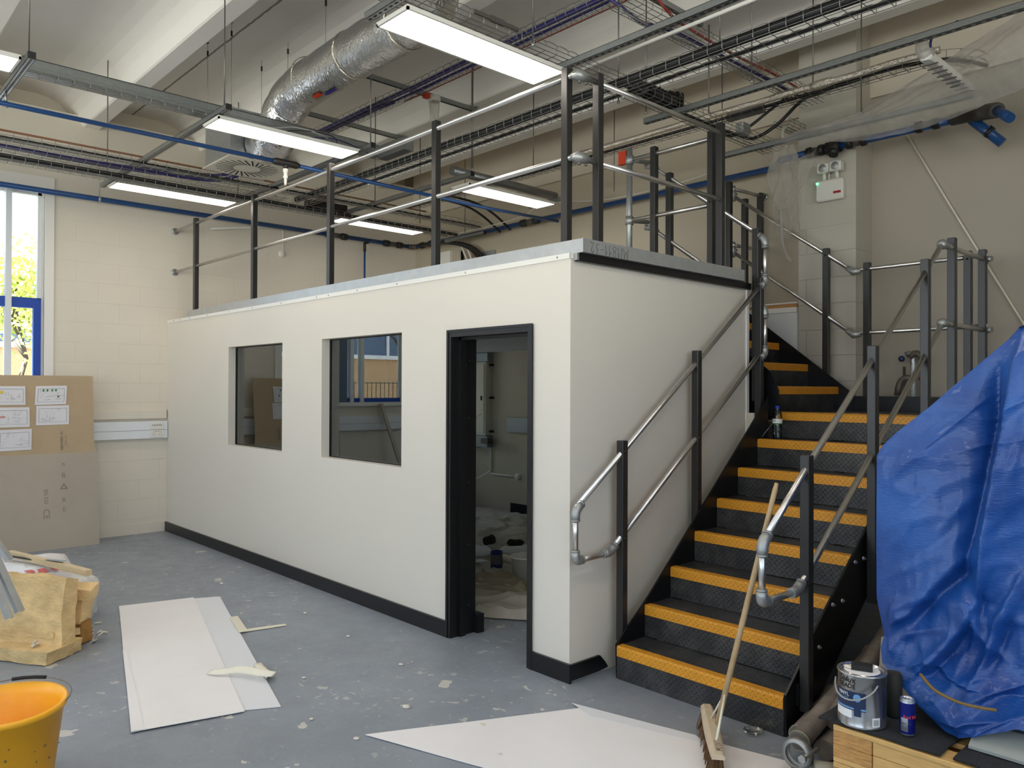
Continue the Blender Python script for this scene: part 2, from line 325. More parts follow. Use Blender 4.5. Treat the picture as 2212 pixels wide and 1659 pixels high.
# ------------------------------------------------------------------ mesh helpers
class MB:
    def __init__(s): s.v = []; s.f = []; s.sm = []; s.mi = []; s.cur = 0
    def add(s, vs, fs, smooth=False):
        o = len(s.v); s.v += [tuple(p) for p in vs]
        for f in fs: s.f.append([i + o for i in f]); s.sm.append(smooth); s.mi.append(s.cur)
        return s
    def box(s, x0, x1, y0, y1, z0, z1):
        return s.add([(x0, y0, z0), (x1, y0, z0), (x1, y1, z0), (x0, y1, z0), (x0, y0, z1), (x1, y0, z1), (x1, y1, z1), (x0, y1, z1)],
                     [(0, 3, 2, 1), (4, 5, 6, 7), (0, 1, 5, 4), (1, 2, 6, 5), (2, 3, 7, 6), (3, 0, 4, 7)])
    def bbox(s, x0, x1, y0, y1, z0, z1, b=0.004):
        """box with chamfered vertical and top/bottom edges"""
        xs = (x0, x1); ys = (y0, y1); pts = []
        ring = [(x0 + b, y0), (x1 - b, y0), (x1, y0 + b), (x1, y1 - b), (x1 - b, y1), (x0 + b, y1), (x0, y1 - b), (x0, y0 + b)]
        cx, cy_ = (x0 + x1) / 2, (y0 + y1) / 2
        ins = [(p[0] + (b if p[0] < cx else -b) * 0.7, p[1] + (b if p[1] < cy_ else -b) * 0.7) for p in ring]
        vs = [(p[0], p[1], z0) for p in ins] + [(p[0], p[1], z0 + b) for p in ring] + [(p[0], p[1], z1 - b) for p in ring] + [(p[0], p[1], z1) for p in ins]
        fs = [tuple(range(7, -1, -1)), tuple(range(24, 32))]
        for k in range(3):
            for i in range(8): fs.append((k * 8 + i, k * 8 + (i + 1) % 8, (k + 1) * 8 + (i + 1) % 8, (k + 1) * 8 + i))
        return s.add(vs, fs)
    def obox(s, c, ax, ay, az):
        c = Vector(c); ax = Vector(ax); ay = Vector(ay); az = Vector(az); vs = []
        for k in (-1, 1):
            for a, b in ((-1, -1), (1, -1), (1, 1), (-1, 1)): vs.append(c + ax * a + ay * b + az * k)
        return s.add(vs, [(0, 3, 2, 1), (4, 5, 6, 7), (0, 1, 5, 4), (1, 2, 6, 5), (2, 3, 7, 6), (3, 0, 4, 7)])
    def tube(s, pts, r, n=10, cap=True, smooth=True, rs=None):
        pts = [Vector(p) for p in pts]; m = len(pts); vs = []; t0 = (pts[1] - pts[0]).normalized()
        a = t0.orthogonal().normalized()
        for i, p in enumerate(pts):
            if i == 0: t = t0; k = 1
            elif i == m - 1: t = (pts[-1] - pts[-2]).normalized(); k = 1
            else:
                d1 = (pts[i] - pts[i-1]).normalized(); d2 = (pts[i+1] - pts[i]).normalized(); t = (d1 + d2)
                t = t.normalized() if t.length > 1e-6 else d1
            a = (a - t * a.dot(t)); a = a.normalized() if a.length > 1e-6 else t.orthogonal().normalized(); bb = t.cross(a)
            rr = rs[i] if rs else r
            for j in range(n):
                th = 2 * pi * j / n; vs.append(p + (a * math.cos(th) + bb * math.sin(th)) * rr)
        fs = []
        for i in range(m - 1):
            for j in range(n): fs.append((i * n + j, i * n + (j + 1) % n, (i + 1) * n + (j + 1) % n, (i + 1) * n + j))
        s.add(vs, fs, smooth)
        if cap:
            o = len(s.v) - len(vs); s.f.append([o + j for j in range(n - 1, -1, -1)]); s.sm.append(False); s.mi.append(s.cur)
            s.f.append([o + (m - 1) * n + j for j in range(n)]); s.sm.append(False); s.mi.append(s.cur)
        return s
    def lathe(s, prof, c=(0, 0, 0), n=24, axis='z', smooth=True, close=False):
        vs = []
        for r, z in prof:
            for j in range(n):
                th = 2 * pi * j / n; a, b_ = r * math.cos(th), r * math.sin(th)
                q = {'z': (a, b_, z), 'x': (z, a, b_), 'y': (b_, z, a)}[axis]
                vs.append((c[0] + q[0], c[1] + q[1], c[2] + q[2]))
        fs = []; m = len(prof)
        for i in range(m - 1):
            for j in range(n): fs.append((i * n + j, i * n + (j + 1) % n, (i + 1) * n + (j + 1) % n, (i + 1) * n + j))
        s.add(vs, fs, smooth)
        return s
    def prism(s, poly, axis, a, b, smooth=False):
        def q(p, t): return {'x': (t, p[0], p[1]), 'y': (p[0], t, p[1]), 'z': (p[0], p[1], t)}[axis]
        n = len(poly); vs = [q(p, a) for p in poly] + [q(p, b) for p in poly]
        fs = [tuple(range(n - 1, -1, -1)), tuple(range(n, 2 * n))] + [(i, (i + 1) % n, n + (i + 1) % n, n + i) for i in range(n)]
        return s.add(vs, fs, smooth)
    def sphere(s, c, r, n=12, m=8, sc=(1, 1, 1)):
        vs = []; fs = []
        for i in range(m + 1):
            ph = pi * i / m
            for j in range(n):
                th = 2 * pi * j / n; vs.append((c[0] + r * sc[0] * math.sin(ph) * math.cos(th), c[1] + r * sc[1] * math.sin(ph) * math.sin(th), c[2] + r * sc[2] * math.cos(ph)))
        for i in range(m):
            for j in range(n): fs.append((i * n + j, (i + 1) * n + j, (i + 1) * n + (j + 1) % n, i * n + (j + 1) % n))
        return s.add(vs, fs, True)
    def grid(s, fn, nu, nv, smooth=True):
        vs = [fn(i / nu, j / nv) for j in range(nv + 1) for i in range(nu + 1)]
        fs = [(j * (nu + 1) + i, j * (nu + 1) + i + 1, (j + 1) * (nu + 1) + i + 1, (j + 1) * (nu + 1) + i) for j in range(nv) for i in range(nu)]
        return s.add(vs, fs, smooth)
    def build(s, name, mats, parent=None, kind=None):
        me = bpy.data.meshes.new(name); me.from_pydata(s.v, [], s.f); me.update()
        if not isinstance(mats, (list, tuple)): mats = [mats]
        for m_ in mats: me.materials.append(M[m_])
        me.polygons.foreach_set('use_smooth', s.sm); me.polygons.foreach_set('material_index', s.mi)
        o = bpy.data.objects.new(name, me); C.objects.link(o)
        if parent is not None: adopt(o, parent)
        if kind: o['kind'] = kind
        return o
def root_of(p):
    v = Vector((0, 0, 0))
    while p is not None: v += Vector(p.location) if p.type == 'EMPTY' else Vector((0, 0, 0)); p = p.parent
    return v
def adopt(o, parent):
    o.parent = parent
    if parent.type == 'EMPTY': o.matrix_parent_inverse = Matrix.Translation(-Vector(parent.location))
def tag(o, label, cat, group=None):
    o['label'] = label; o['category'] = cat
    if group: o['group'] = group
    return o
def thing(name, label, cat, loc=(0, 0, 0), group=None):
    o = bpy.data.objects.new(name, None); C.objects.link(o); o.location = loc; o.empty_display_size = 0.1
    return tag(o, label, cat, group)
def struct(name, mb, m, parent=None): return mb.build(name, m, parent, 'structure')
def solidify(o, t, off=0.0):
    md = o.modifiers.new('thickness', 'SOLIDIFY'); md.thickness = t; md.offset = off; return o
def text_mb(txt, size, mx, ext=0.0006, wrap=None):
    """lettering as mesh; mx maps the text plane (x right, y up, z out); wrap = radius bends it round a cylinder"""
    cu = bpy.data.curves.new('t', 'FONT'); cu.body = txt; cu.size = size; cu.extrude = ext; cu.align_x = 'CENTER'; cu.align_y = 'CENTER'; cu.resolution_u = 3
    ob = bpy.data.objects.new('t', cu); C.objects.link(ob); dg = bpy.context.evaluated_depsgraph_get(); dg.update()
    me = bpy.data.meshes.new_from_object(ob.evaluated_get(dg)); mb = MB(); vs = []
    for v in me.vertices:
        p = v.co.copy()
        if wrap:
            th = p.x / wrap; p = Vector((math.sin(th) * (wrap + p.z), p.y, math.cos(th) * (wrap + p.z)))
        vs.append(mx @ p)
    mb.add(vs, [tuple(q.vertices) for q in me.polygons])
    bpy.data.objects.remove(ob); bpy.data.meshes.remove(me); bpy.data.curves.remove(cu); return mb
def frame(o, x, y, z): # matrix from origin and axes
    x = Vector(x).normalized(); y = Vector(y).normalized(); z = Vector(z).normalized(); o = Vector(o)
    return Matrix(((x.x, y.x, z.x, o.x), (x.y, y.y, z.y, o.y), (x.z, y.z, z.z, o.z), (0, 0, 0, 1)))
def arc(p0, p1, p2, n=8):
    p0, p1, p2 = Vector(p0), Vector(p1), Vector(p2)
    return [p0 * (1 - t) ** 2 + p1 * 2 * t * (1 - t) + p2 * t * t for t in [i / n for i in range(n + 1)]]
def smoothpath(pts, n=6):
    """Catmull-Rom through points"""
    P = [Vector(p) for p in pts]; P = [P[0] * 2 - P[1]] + P + [P[-1] * 2 - P[-2]]; out = []
    for i in range(1, len(P) - 2):
        for k in range(n):
            t = k / n
            out.append(0.5 * ((2 * P[i]) + (-P[i-1] + P[i+1]) * t + (2 * P[i-1] - 5 * P[i] + 4 * P[i+1] - P[i+2]) * t * t + (-P[i-1] + 3 * P[i] - 3 * P[i+1] + P[i+2]) * t ** 3))
    out.append(P[-2]); return out

XL, YB, XR, YF, ZC = -6.54, 3.625, 7.0, -8.5, 4.95      # room

# ------------------------------------------------------------------ room shell
struct('floor', MB().box(XL - 0.3, XR, YF, YB + 0.3, -0.12, 0.0), 'floor_paint')
wy0, wy1, wz0, wz1 = -3.62, -1.29, 1.50, 3.84           # window in the left wall
wins = [(-3.62, -1.29), (-7.6, -4.6)]
mb = MB(); ys = YF
for a, b_ in sorted(wins):
    mb.box(XL - 0.3, XL, ys, a, 0, 4.72); mb.box(XL - 0.3, XL, a, b_, 0, wz0); mb.box(XL - 0.3, XL, a, b_, wz1, 4.72); ys = b_
mb.box(XL - 0.3, XL, ys, 0.7, 0, 4.72); mb.box(XL - 0.3, XL, 0.7, 3.0, 0, 0.95); mb.box(XL - 0.3, XL, 0.7, 3.0, 2.1, 4.72); mb.box(XL - 0.3, XL, 3.0, YB + 0.3, 0, 4.72); mb.box(XL - 0.55, XL - 0.28, YF, YB + 0.3, 4.70, 5.2)
struct('wall_left', mb, 'block_left')
struct('wall_back', MB().box(XL - 0.3, 0.2, YB, YB + 0.3, 0, 5.1), 'block_back'); struct('wall_back_plastered', MB().box(0.2, XR, YB, YB + 0.3, 0, 5.1), 'plaster_shade_tone')
struct('trim_1', MB().box(XL, XR, YB - 0.045, YB, 4.25, 4.95), 'plaster')
struct('wall_right', MB().box(XR, XR + 0.2, YF, YB + 0.3, 0, 1.2).box(XR, XR + 0.2, YF, YB + 0.3, 4.3, 5.1).box(XR, XR + 0.2, YF, -7.6, 1.2, 4.3).box(XR, XR + 0.2, -0.6, YB + 0.3, 1.2, 4.3), 'plaster')
mb = MB()
for i in range(6): y = -7.6 + 7.0 * i / 5; mb.box(XR + 0.06, XR + 0.12, y - 0.03, y + 0.03, 1.2, 4.3)
mb.box(XR + 0.06, XR + 0.12, -7.6, -0.6, 1.2, 1.27); mb.box(XR + 0.06, XR + 0.12, -7.6, -0.6, 4.23, 4.3); w_ = struct('window_7', mb, 'window_frame'); MB().box(XR + 0.085, XR + 0.091, -7.6, -0.6, 1.2, 4.3).build('window_pane', 'clear_glass', w_)  # unseen right-hand windows, added to light the ceiling bays along the beams
L_ = bpy.data.lights.new('sky_portal', 'AREA'); L_.shape = 'RECTANGLE'; L_.size = 3.1; L_.size_y = 7.0; L_.cycles.is_portal = True
lo = bpy.data.objects.new('sky_portal', L_); C.objects.link(lo); lo.location = (XR + 0.22, -4.1, 2.75); lo.rotation_euler = (0, pi / 2, 0)
mb = MB().box(XL - 0.3, XR + 0.2, YF - 0.2, YF, 0, 0.9).box(XL - 0.3, XR + 0.2, YF - 0.2, YF, 4.3, 5.1).box(XL - 0.3, -5.8, YF - 0.2, YF, 0.9, 4.3).box(6.2, XR + 0.2, YF - 0.2, YF, 0.9, 4.3).box(-0.3, 0.5, YF - 0.2, YF, 0.9, 4.3)
struct('wall_front', mb, 'plaster')
for wi, (a, b_) in enumerate(((-5.8, -0.3), (0.5, 6.2))):  # unseen windows added behind the viewpoint for more daylight
    mb = MB(); n_w = 5
    for i in range(n_w + 1): x = a + (b_ - a) * i / n_w; mb.box(x - 0.03, x + 0.03, YF - 0.14, YF - 0.08, 0.9, 4.3)
    mb.box(a, b_, YF - 0.14, YF - 0.08, 0.9, 0.97); mb.box(a, b_, YF - 0.14, YF - 0.08, 4.23, 4.3); w_ = struct('window_%d' % (5 + wi), mb, 'window_frame')
    MB().box(a, b_, YF - 0.112, YF - 0.106, 0.9, 4.3).build('window_pane', 'clear_glass', w_)
    L_ = bpy.data.lights.new('sky_portal', 'AREA'); L_.shape = 'RECTANGLE'; L_.size = b_ - a; L_.size_y = 3.4; L_.cycles.is_portal = True
    lo = bpy.data.objects.new('sky_portal', L_); C.objects.link(lo); lo.location = ((a + b_) / 2, YF - 0.22, 2.6); lo.rotation_euler = (pi / 2, 0, 0)
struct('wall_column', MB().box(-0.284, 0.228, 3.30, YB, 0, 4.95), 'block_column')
# plaster side of the column so its block joints do not run over it
# double-tee ceiling
prof = [(YF - 0.2, 5.15), (YF - 0.2, ZC)]
for c_ in (-7.34, -6.04, -4.74, -3.44, -2.14, -0.84, 0.46, 1.85, 2.87):
    hw, dz = 0.09, 0.35
    left = [(-0.48, 0), (-0.36, -0.018), (-0.26, -0.06), (-0.185, -0.13), (-0.135, -0.22), (-0.10, -0.31), (-0.088, -0.34), (-0.072, -0.35)]
    right = [(0.072, -0.35), (0.088, -0.34), (0.10, -0.30), (0.12, -0.15), (0.15, -0.07), (0.21, -0.02), (0.30, 0)]
    prof += [(c_ + a, ZC + z) for a, z in left] + [(c_ + a, ZC + z) for a, z in right]
prof += [(YB + 0.3, ZC), (YB + 0.3, 5.15)]
ys_ = [p[0] for p in prof]
for i in range(1, len(prof)): prof[i] = (max(prof[i][0], prof[i-1][0] + 1e-5) if i < len(prof) - 1 else prof[i][0], prof[i][1])
mb = MB(); n_ = len(prof); vs = [(XL - 0.28, p[0], p[1]) for p in prof] + [(XR + 0.2, p[0], p[1]) for p in prof]
mb.add(vs, [(i, i + 1, n_ + i + 1, n_ + i) for i in range(n_ - 1)]); mb.add([(XL - 0.4, YF, 5.15), (XR + 0.2, YF, 5.15), (XR + 0.2, YB + 0.3, 5.15), (XL - 0.4, YB + 0.3, 5.15)], [(0, 1, 2, 3)])
struct('ceiling', mb, 'ceiling_paint')
struct('baseboard_left', MB().box(XL, XL + 0.012, -1.0, 0.0, 0.0, 0.115), 'block_left')

# window in the left wall: pale lining, blue lower frame, white mullions, glass
for wi, (a, b_) in enumerate(wins):
    mb = MB(); t = 0.05
    mb.box(XL - 0.02, XL + 0.015, a - 0.09, a, wz0 - 0.06, wz1 + 0.13); mb.box(XL - 0.02, XL + 0.015, b_, b_ + 0.09, wz0 - 0.06, wz1 + 0.13)
    mb.box(XL - 0.02, XL + 0.012, a, b_, wz1, wz1 + 0.13); mb.box(XL - 0.05, XL + 0.06, a - 0.09, b_ + 0.09, wz0 - 0.05, wz0)
    struct('trim_%d' % (2 + wi), mb, 'trim_white')
    mb = MB(); xf0, xf1 = XL - 0.20, XL - 0.13
    mb.box(xf0, xf1, a, b_, wz1 - t, wz1); mb.box(xf0, xf1, a, a + t, 2.66, wz1); mb.box(xf0, xf1, b_ - 0.035, b_, 2.66, wz1)
    for ym in ((-2.60, -2.43, -1.60, -3.3) if wi == 0 else (a + 0.7, b_ - 0.8)): mb.box(xf0 + 0.01, xf1 + 0.03, ym - 0.028, ym + 0.028, wz0, wz1)
    w_ = struct('window_%d' % (1 + wi), mb, 'window_frame')
    mb = MB(); mb.box(xf0, xf1, a, b_, 2.56, 2.67); mb.box(xf0, xf1, b_ - 0.07, b_, wz0, 2.56); mb.box(xf0, xf1, a, a + 0.07, wz0, 2.56); mb.box(xf0, xf1, a, b_, wz0, wz0 + 0.06)
    mb.build('window_casement', 'blue_frame', w_)
    yp = -2.27 if wi == 0 else -6.0
    MB().box(xf0 - 0.03, xf1 + 0.03, yp - 0.08, yp + 0.08, wz0, wz1).build('window_pillar', 'cladding', w_)
    MB().box(xf0 + 0.03, xf0 + 0.036, a, b_, wz0, wz1).build('window_pane', 'clear_glass', w_)
    # sky portal
    L_ = bpy.data.lights.new('sky_portal', 'AREA'); L_.shape = 'RECTANGLE'; L_.size = wz1 - wz0; L_.size_y = b_ - a; L_.cycles.is_portal = True
    lo = bpy.data.objects.new('sky_portal', L_); C.objects.link(lo); lo.location = (XL - 0.32, (a + b_) / 2, (wz0 + wz1) / 2); lo.rotation_euler = (0, -pi / 2, 0)

mb = MB()
for y in (0.72, 1.85, 2.98): mb.box(XL - 0.2, XL - 0.13, y - 0.03, y + 0.03, 0.95, 2.1)
mb.box(XL - 0.2, XL - 0.13, 0.7, 3.0, 0.95, 1.0); mb.box(XL - 0.2, XL - 0.13, 0.7, 3.0, 2.05, 2.1); w_ = struct('window_8', mb, 'window_frame'); MB().box(XL - 0.17, XL - 0.164, 0.7, 3.0, 0.95, 2.1).build('window_pane', 'clear_glass', w_)  # unseen window added to brighten the inside of the pod
L_ = bpy.data.lights.new('sky_portal', 'AREA'); L_.shape = 'RECTANGLE'; L_.size = 1.15; L_.size_y = 2.3; L_.cycles.is_portal = True
lo = bpy.data.objects.new('sky_portal', L_); C.objects.link(lo); lo.location = (XL - 0.32, 1.85, 1.525); lo.rotation_euler = (0, -pi / 2, 0)
# outside: street, tan brick building, fence, trees
struct('floor_outside', MB().box(-60, XL - 0.5, -60, 40, -0.5, -0.4), 'tarmac')
bt = thing('brick_building', 'long tan brick building with grey-blue upper cladding seen through the window', 'building', (-26, -6, -0.4))
MB().box(-32, -26, -34, 14, -0.4, 3.0).build('wall', 'brick_tan', bt); MB().box(-32, -25.9, -34, 14, 3.0, 5.6).build('cladding', 'cladding', bt)
mb = MB(); mb.box(-25.9, -25.82, -34, 14, 2.95, 3.12); mb.box(-25.9, -25.82, -34, 14, 5.4, 5.6); mb.box(-25.9, -25.82, -34, 14, -0.4, 0.0)
for y in range(-32, 14, 4): mb.box(-25.88, -25.8, y, y + 0.12, 3.0, 5.6)
mb.build('band', 'trim_white', bt)
for y in (-26, -18, -11, -5, 2): MB().box(-25.99, -25.93, y, y + 0.9, 0.6, 1.7).build('window', 'cladding', bt)
mb = MB()
for y in [-24 + 0.16 * i for i in range(170)]: mb.box(-18.0, -17.985, y, y + 0.014, -0.4, 1.9)
for z in (0.0, 0.6, 1.2, 1.85): mb.box(-18.005, -17.98, -24, 3.2, z, z + 0.02)
tag(mb.build('mesh_fence', 'fitting_black'), 'dark welded mesh fence in front of the tan brick building outside', 'fence')
def tree(x, y, h_, r_, lab, nl, seed, z0=-0.4):
    random.seed(seed); t = thing('tree', lab, 'tree', (x, y, z0), 'trees outside the window')
    mb = MB(); tips = []
    def br(p, d, l, r, k):
        q = p + d * l; mb.tube([p, (p + q) / 2 + Vector((random.uniform(-1, 1), random.uniform(-1, 1), 0)) * l * 0.06, q], r, 5, rs=[r, r * 0.8, r * 0.6])
        if k == 0: tips.append(q); return
        for _ in range(3 if k > 1 else 4):
            dd = (d + Vector((random.uniform(-1, 1), random.uniform(-1, 1), random.uniform(-0.3, 0.6))) * 0.9).normalized(); br(q, dd, l * 0.72, r * 0.55, k - 1)
    br(Vector((x, y, z0)), Vector((0, 0, 1)), h_ * 0.3, r_, 4)
    mb.build('branches', 'bark', t); mb = MB()
    for _ in range(nl):
        p = random.choice(tips) + Vector([random.gauss(0, 0.25) for _ in range(3)]); a = Vector([random.gauss(0, 1) for _ in range(3)]).normalized() * 0.045; b2 = a.orthogonal().normalized() * 0.032
        mb.add([p - a, p + b2, p + a, p - b2], [(0, 1, 2, 3)])
    mb.build('foliage', 'leaf', t)
tree(-14, -0.1, 5.2, 0.12, 'young tree with yellow-green leaves beyond the left window', 12000, 3)
tree(-13, 1.6, 4.6, 0.10, 'second young leafy tree right beside the first, beyond the left window', 9000, 13)
tree(-15, -9.5, 6.5, 0.15, 'bare-branched tree with sparse buds in front of the tan building', 500, 5)
tree(-15.5, -4.5, 6.0, 0.13, 'tree with sparse yellow leaves by the mesh fence outside', 1400, 9)
random.seed(11)

# ------------------------------------------------------------------ office pod under the mezzanine
PH = 2.495; T = 0.2
W1 = (-4.775, -3.59); W2 = (-2.872, -1.696); WZ = (1.118, 2.119); DX = (-1.131, -0.308); DZ = 2.10
mb = MB()
xs_ = [XL, W1[0], W1[1], W2[0], W2[1], DX[0], DX[1], 0.0]
for i in range(7):
    a, b_ = xs_[i], xs_[i+1]
    if i in (1, 3): mb.box(a, b_, 0, T, 0, WZ[0]); mb.box(a, b_, 0, T, WZ[1], PH)
    elif i == 5: mb.box(a, b_, 0, T, DZ, PH)
    else: mb.box(a, b_, 0, T, 0, PH)
struct('wall_pod_front', mb, 'pod_paint')
struct('wall_pod_side', MB().box(-0.12, 0.0, T, 1.944, 0, PH), 'pod_side')
mb = MB().box(-0.12, 0.0, 1.944, 1.956, 0, PH); mb.box(0.0, 0.012, 1.925, 1.956, 0.0, 2.46); struct('trim_4', mb, 'trim_white')
struct('wall_pod_back', MB().box(-1.35, -0.12, 1.944, 2.03, 0, PH), 'pod_side'); struct('wall_pod_end', MB().box(-1.35, -1.26, 2.03, YB, 0, PH), 'pod_side')
struct('ceiling_pod', MB().box(XL, -0.12, T, 1.94, 2.19, 2.23).box(XL, -1.35, 1.94, YB, 2.19, 2.23), 'pod_ceiling')
for n_, (a, b_) in ((3, W1), (4, W2)):
    mb = MB(); mb.box(a, a + 0.006, 0.075, 0.085, WZ[0], WZ[1]); mb.box(b_ - 0.006, b_, 0.075, 0.085, WZ[0], WZ[1]); mb.box(a, b_, 0.075, 0.085, WZ[1] - 0.006, WZ[1]); mb.box(a, b_, 0.075, 0.085, WZ[0], WZ[0] + 0.006)
    w_ = struct('window_%d' % n_, mb, 'rubber'); MB().box(a + 0.002, b_ - 0.002, 0.085, 0.091, WZ[0] + 0.002, WZ[1] - 0.002).build('window_pane', 'pod_glass', w_)
# top capping strip with screws
mb = MB().box(XL + 0.03, 0.004, -0.008, 0.0, PH - 0.03, PH + 0.002); mb.box(0.0, 0.006, -0.008, 0.10, PH - 0.03, PH + 0.002)
t5 = struct('trim_5', mb, 'trim_white'); mb = MB()
for x in (-0.10, -0.95, -1.75, -2.3, -2.75, -2.95, -3.6, -4.2, -4.75, -5.3, -5.8, -6.1, -6.3): mb.sphere((x, -0.009, PH - 0.013), 0.006, 8, 5)
mb.build('screw_heads', 'galv', t5)
# skirting
struct('baseboard_front', MB().box(XL, DX[0], -0.018, 0.0, 0.0, 0.11).box(DX[1], 0.018, -0.018, 0.0, 0.0, 0.11), 'black_satin')
struct('baseboard_side', MB().box(0.0, 0.016, -0.0, 0.255, 0.012, 0.105).add([(0.016, 0.255, 0.012), (0.016, 0.33, 0.02), (0.016, 0.30, 0.06), (0.016, 0.255, 0.105), (0, 0.255, 0.012), (0, 0.33, 0.02), (0, 0.30, 0.06), (0, 0.255, 0.105)], [(0, 1, 2, 3), (0, 4, 5, 1), (1, 5, 6, 2), (2, 6, 7, 3)]), 'black_satin')
# door lining
mb = MB(); a, b_ = DX
mb.box(a, a + 0.035, -0.014, T + 0.014, 0, DZ); mb.box(b_ - 0.035, b_, -0.014, T + 0.014, 0, DZ); mb.box(a + 0.035, b_ - 0.035, -0.014, T + 0.014, DZ - 0.045, DZ); mb.box(a - 0.008, a + 0.01, -0.02, -0.014, 0, DZ + 0.004); mb.box(b_ - 0.01, b_ + 0.008, -0.02, -0.014, 0, DZ + 0.004); mb.box(a + 0.01, b_ - 0.01, -0.02, -0.014, DZ - 0.012, DZ + 0.004)
d1 = struct('door_1', mb, 'black_satin')
MB().box(a + 0.035, a + 0.055, 0.06, 0.11, 0, DZ - 0.045).box(b_ - 0.05, b_ - 0.035, 0.06, 0.11, 0, DZ - 0.045).box(a + 0.035, b_ - 0.035, 0.06, 0.11, DZ - 0.062, DZ - 0.045).build('door_stop', 'black_satin', d1)
MB().box(a + 0.002, a + 0.075, T, T + 0.06, 0, 0.13).build('plinth_block', 'black_satin', d1)
mb = MB()
for z in (0.2, 0.62, 1.05, 1.5, 1.9): mb.sphere((a + 0.035, 0.15, z), 0.004, 8, 5)
mb.build('screw_heads', 'rod', d1)

# ------------------------------------------------------------------ mezzanine deck
dk = thing('mezzanine_deck', 'galvanised steel edge of the mezzanine deck on top of the cream office pod', 'deck', (-3, 1, 2.49))
ZD = 2.580
MB().box(-6.015, 0.065, 0.035, 0.075, 2.499, ZD).build('front_edge_beam', 'galv_deck', dk)
sb = MB().box(0.025, 0.065, 0.075, 1.80, 2.499, ZD).build('side_edge_beam', 'galv_deck', dk)
MB().box(-6.0, 0.03, 0.06, 1.80, 2.53, ZD - 0.004).box(-6.0, -1.27, 1.955, 3.6, 2.53, ZD - 0.004).build('deck_floor', 'galv_deck', dk)
mb = MB().box(0.002, 0.036, 0.035, 1.945, PH - 0.045, PH + 0.002); mb.build('black_edge_strip', 'black_satin', dk)
mb = MB().box(0.003, 0.034, 0.018, 0.035, PH - 0.04, PH); mb.build('strip_end_cap', 'casting', dk)
mx = frame((0.0658, 0.43, 2.533), (0, -1, 0), (0, 0, -1), (1, 0, 0))
def strokes(lines, mx, r=0.0016, mirror=False):
    mb = MB()
    for ln in lines: mb.tube([mx @ Vector((p[0], p[1], 0.0004)) for p in ln], r, 4)
    return mb
def hand(txt, mx, hgt, r=0.0013):
    G = {'M': [[(0, 0), (.1, 1), (.35, .3), (.6, 1), (.7, 0)]], 'I': [[(0, 0), (.05, 1)]], '1': [[(.0, .6), (.25, 1), (.25, 0)]], '8': [[(.3, .5), (.05, .7), (.1, .95), (.35, 1), (.5, .8), (.35, .55), (.1, .4), (0, .15), (.2, 0), (.45, .08), (.5, .3), (.3, .5)]],
         '-': [[(.05, .5), (.4, .52)]], '3': [[(.05, .95), (.4, .95), (.2, .6), (.45, .4), (.4, .08), (.1, 0), (0, .12)]], '2': [[(.05, .75), (.2, 1), (.42, .85), (.35, .5), (0, 0), (.25, .06), (.6, -.05)]],
         'O': [[(.25, 1), (.05, .8), (0, .3), (.15, 0), (.4, .05), (.5, .5), (.4, .9), (.25, 1)]], 'D': [[(.05, 0), (.05, 1), (.4, .8), (.5, .4), (.3, .05), (.05, 0)]], 'U': [[(0, 1), (.02, .2), (.2, 0), (.42, .2), (.45, 1)]], 'S': [[(.45, .9), (.2, 1), (.05, .75), (.35, .5), (.42, .15), (.2, 0), (0, .1)]]}
    x = 0; lines = []
    for ch in txt:
        if ch in G:
            w_ = max(p[0] for l in G[ch] for p in l)
            lines += [[((x + p[0]) * hgt, p[1] * hgt) for p in l] for l in G[ch]]; x += w_ + 0.28
        else: x += 0.4
    tot = x * hgt; lines = [[(p[0] - tot / 2, p[1] - hgt / 2) for p in l] for l in lines]
    return strokes(lines, mx, r)
o_ = hand('MI1811-32', frame((0.0656, 0.262, 2.533), (0, -1, 0), (0, 0, -1), (1, 0, 0)), 0.062, 0.0011).build('handwriting', 'ink_black', dk)

# ------------------------------------------------------------------ posts, rails, fittings
def post(parent, x, y, z0, z1, bolts=(), m_='post_steel', w=0.025, bdir=(1, 0)):
    p = MB().bbox(x - w, x + w, y - w, y + w, z0, z1, 0.003).build('post', m_, parent)
    for zb in bolts:
        mb = MB(); ax = 'x' if bdir[0] else 'y'; s_ = bdir[0] or bdir[1]
        c = (x + bdir[0] * w, y + bdir[1] * w, zb); mb.lathe([(0.0, s_ * 0.006), (0.007, s_ * 0.005), (0.009, 0.0)], c, 10, ax); mb.build('bolt', 'fitting_black', p)
    return p
def rail(parent, pts, r=0.0169, m_='alu_tube', n=14, name='rail'): return MB().tube(pts, r, n).build(name, m_, parent)
def elbow(parent, p0, p1, p2, r=0.025, grub=True):
    """cast clamp elbow: collars on both tubes and a round knuckle"""
    p0, p1, p2 = Vector(p0), Vector(p1), Vector(p2); mb = MB(); a = (p0 - p1).normalized(); b_ = (p2 - p1).normalized()
    pts = [p1 + a * 0.055] + arc(p1 + a * 0.03, p1, p1 + b_ * 0.03, 5) + [p1 + b_ * 0.055]
    mb.tube(pts, r, 14, rs=[r * 1.0] + [r * 1.08] * 6 + [r * 1.0]); mb.tube([p1 + a * 0.052, p1 + a * 0.062], r * 1.05, 14); mb.tube([p1 + b_ * 0.052, p1 + b_ * 0.062], r * 1.05, 14)
    o = mb.build('clamp_elbow', 'casting', parent)
    if grub:
        s_ = a.cross(b_); s_ = s_.normalized() if s_.length > 0.1 else Vector((1, 0, 0)); mb = MB()
        for q in (p1 + a * 0.035, p1 + b_ * 0.035): mb.tube([q + s_ * r * 0.9, q + s_ * (r + 0.006)], 0.006, 8)
        mb.build('grub_screw', 'rod', o)
    return o
def ball(parent, p, r=0.034):
    mb = MB().sphere(p, r, 14, 10); return mb.build('ball_elbow', 'casting', parent)

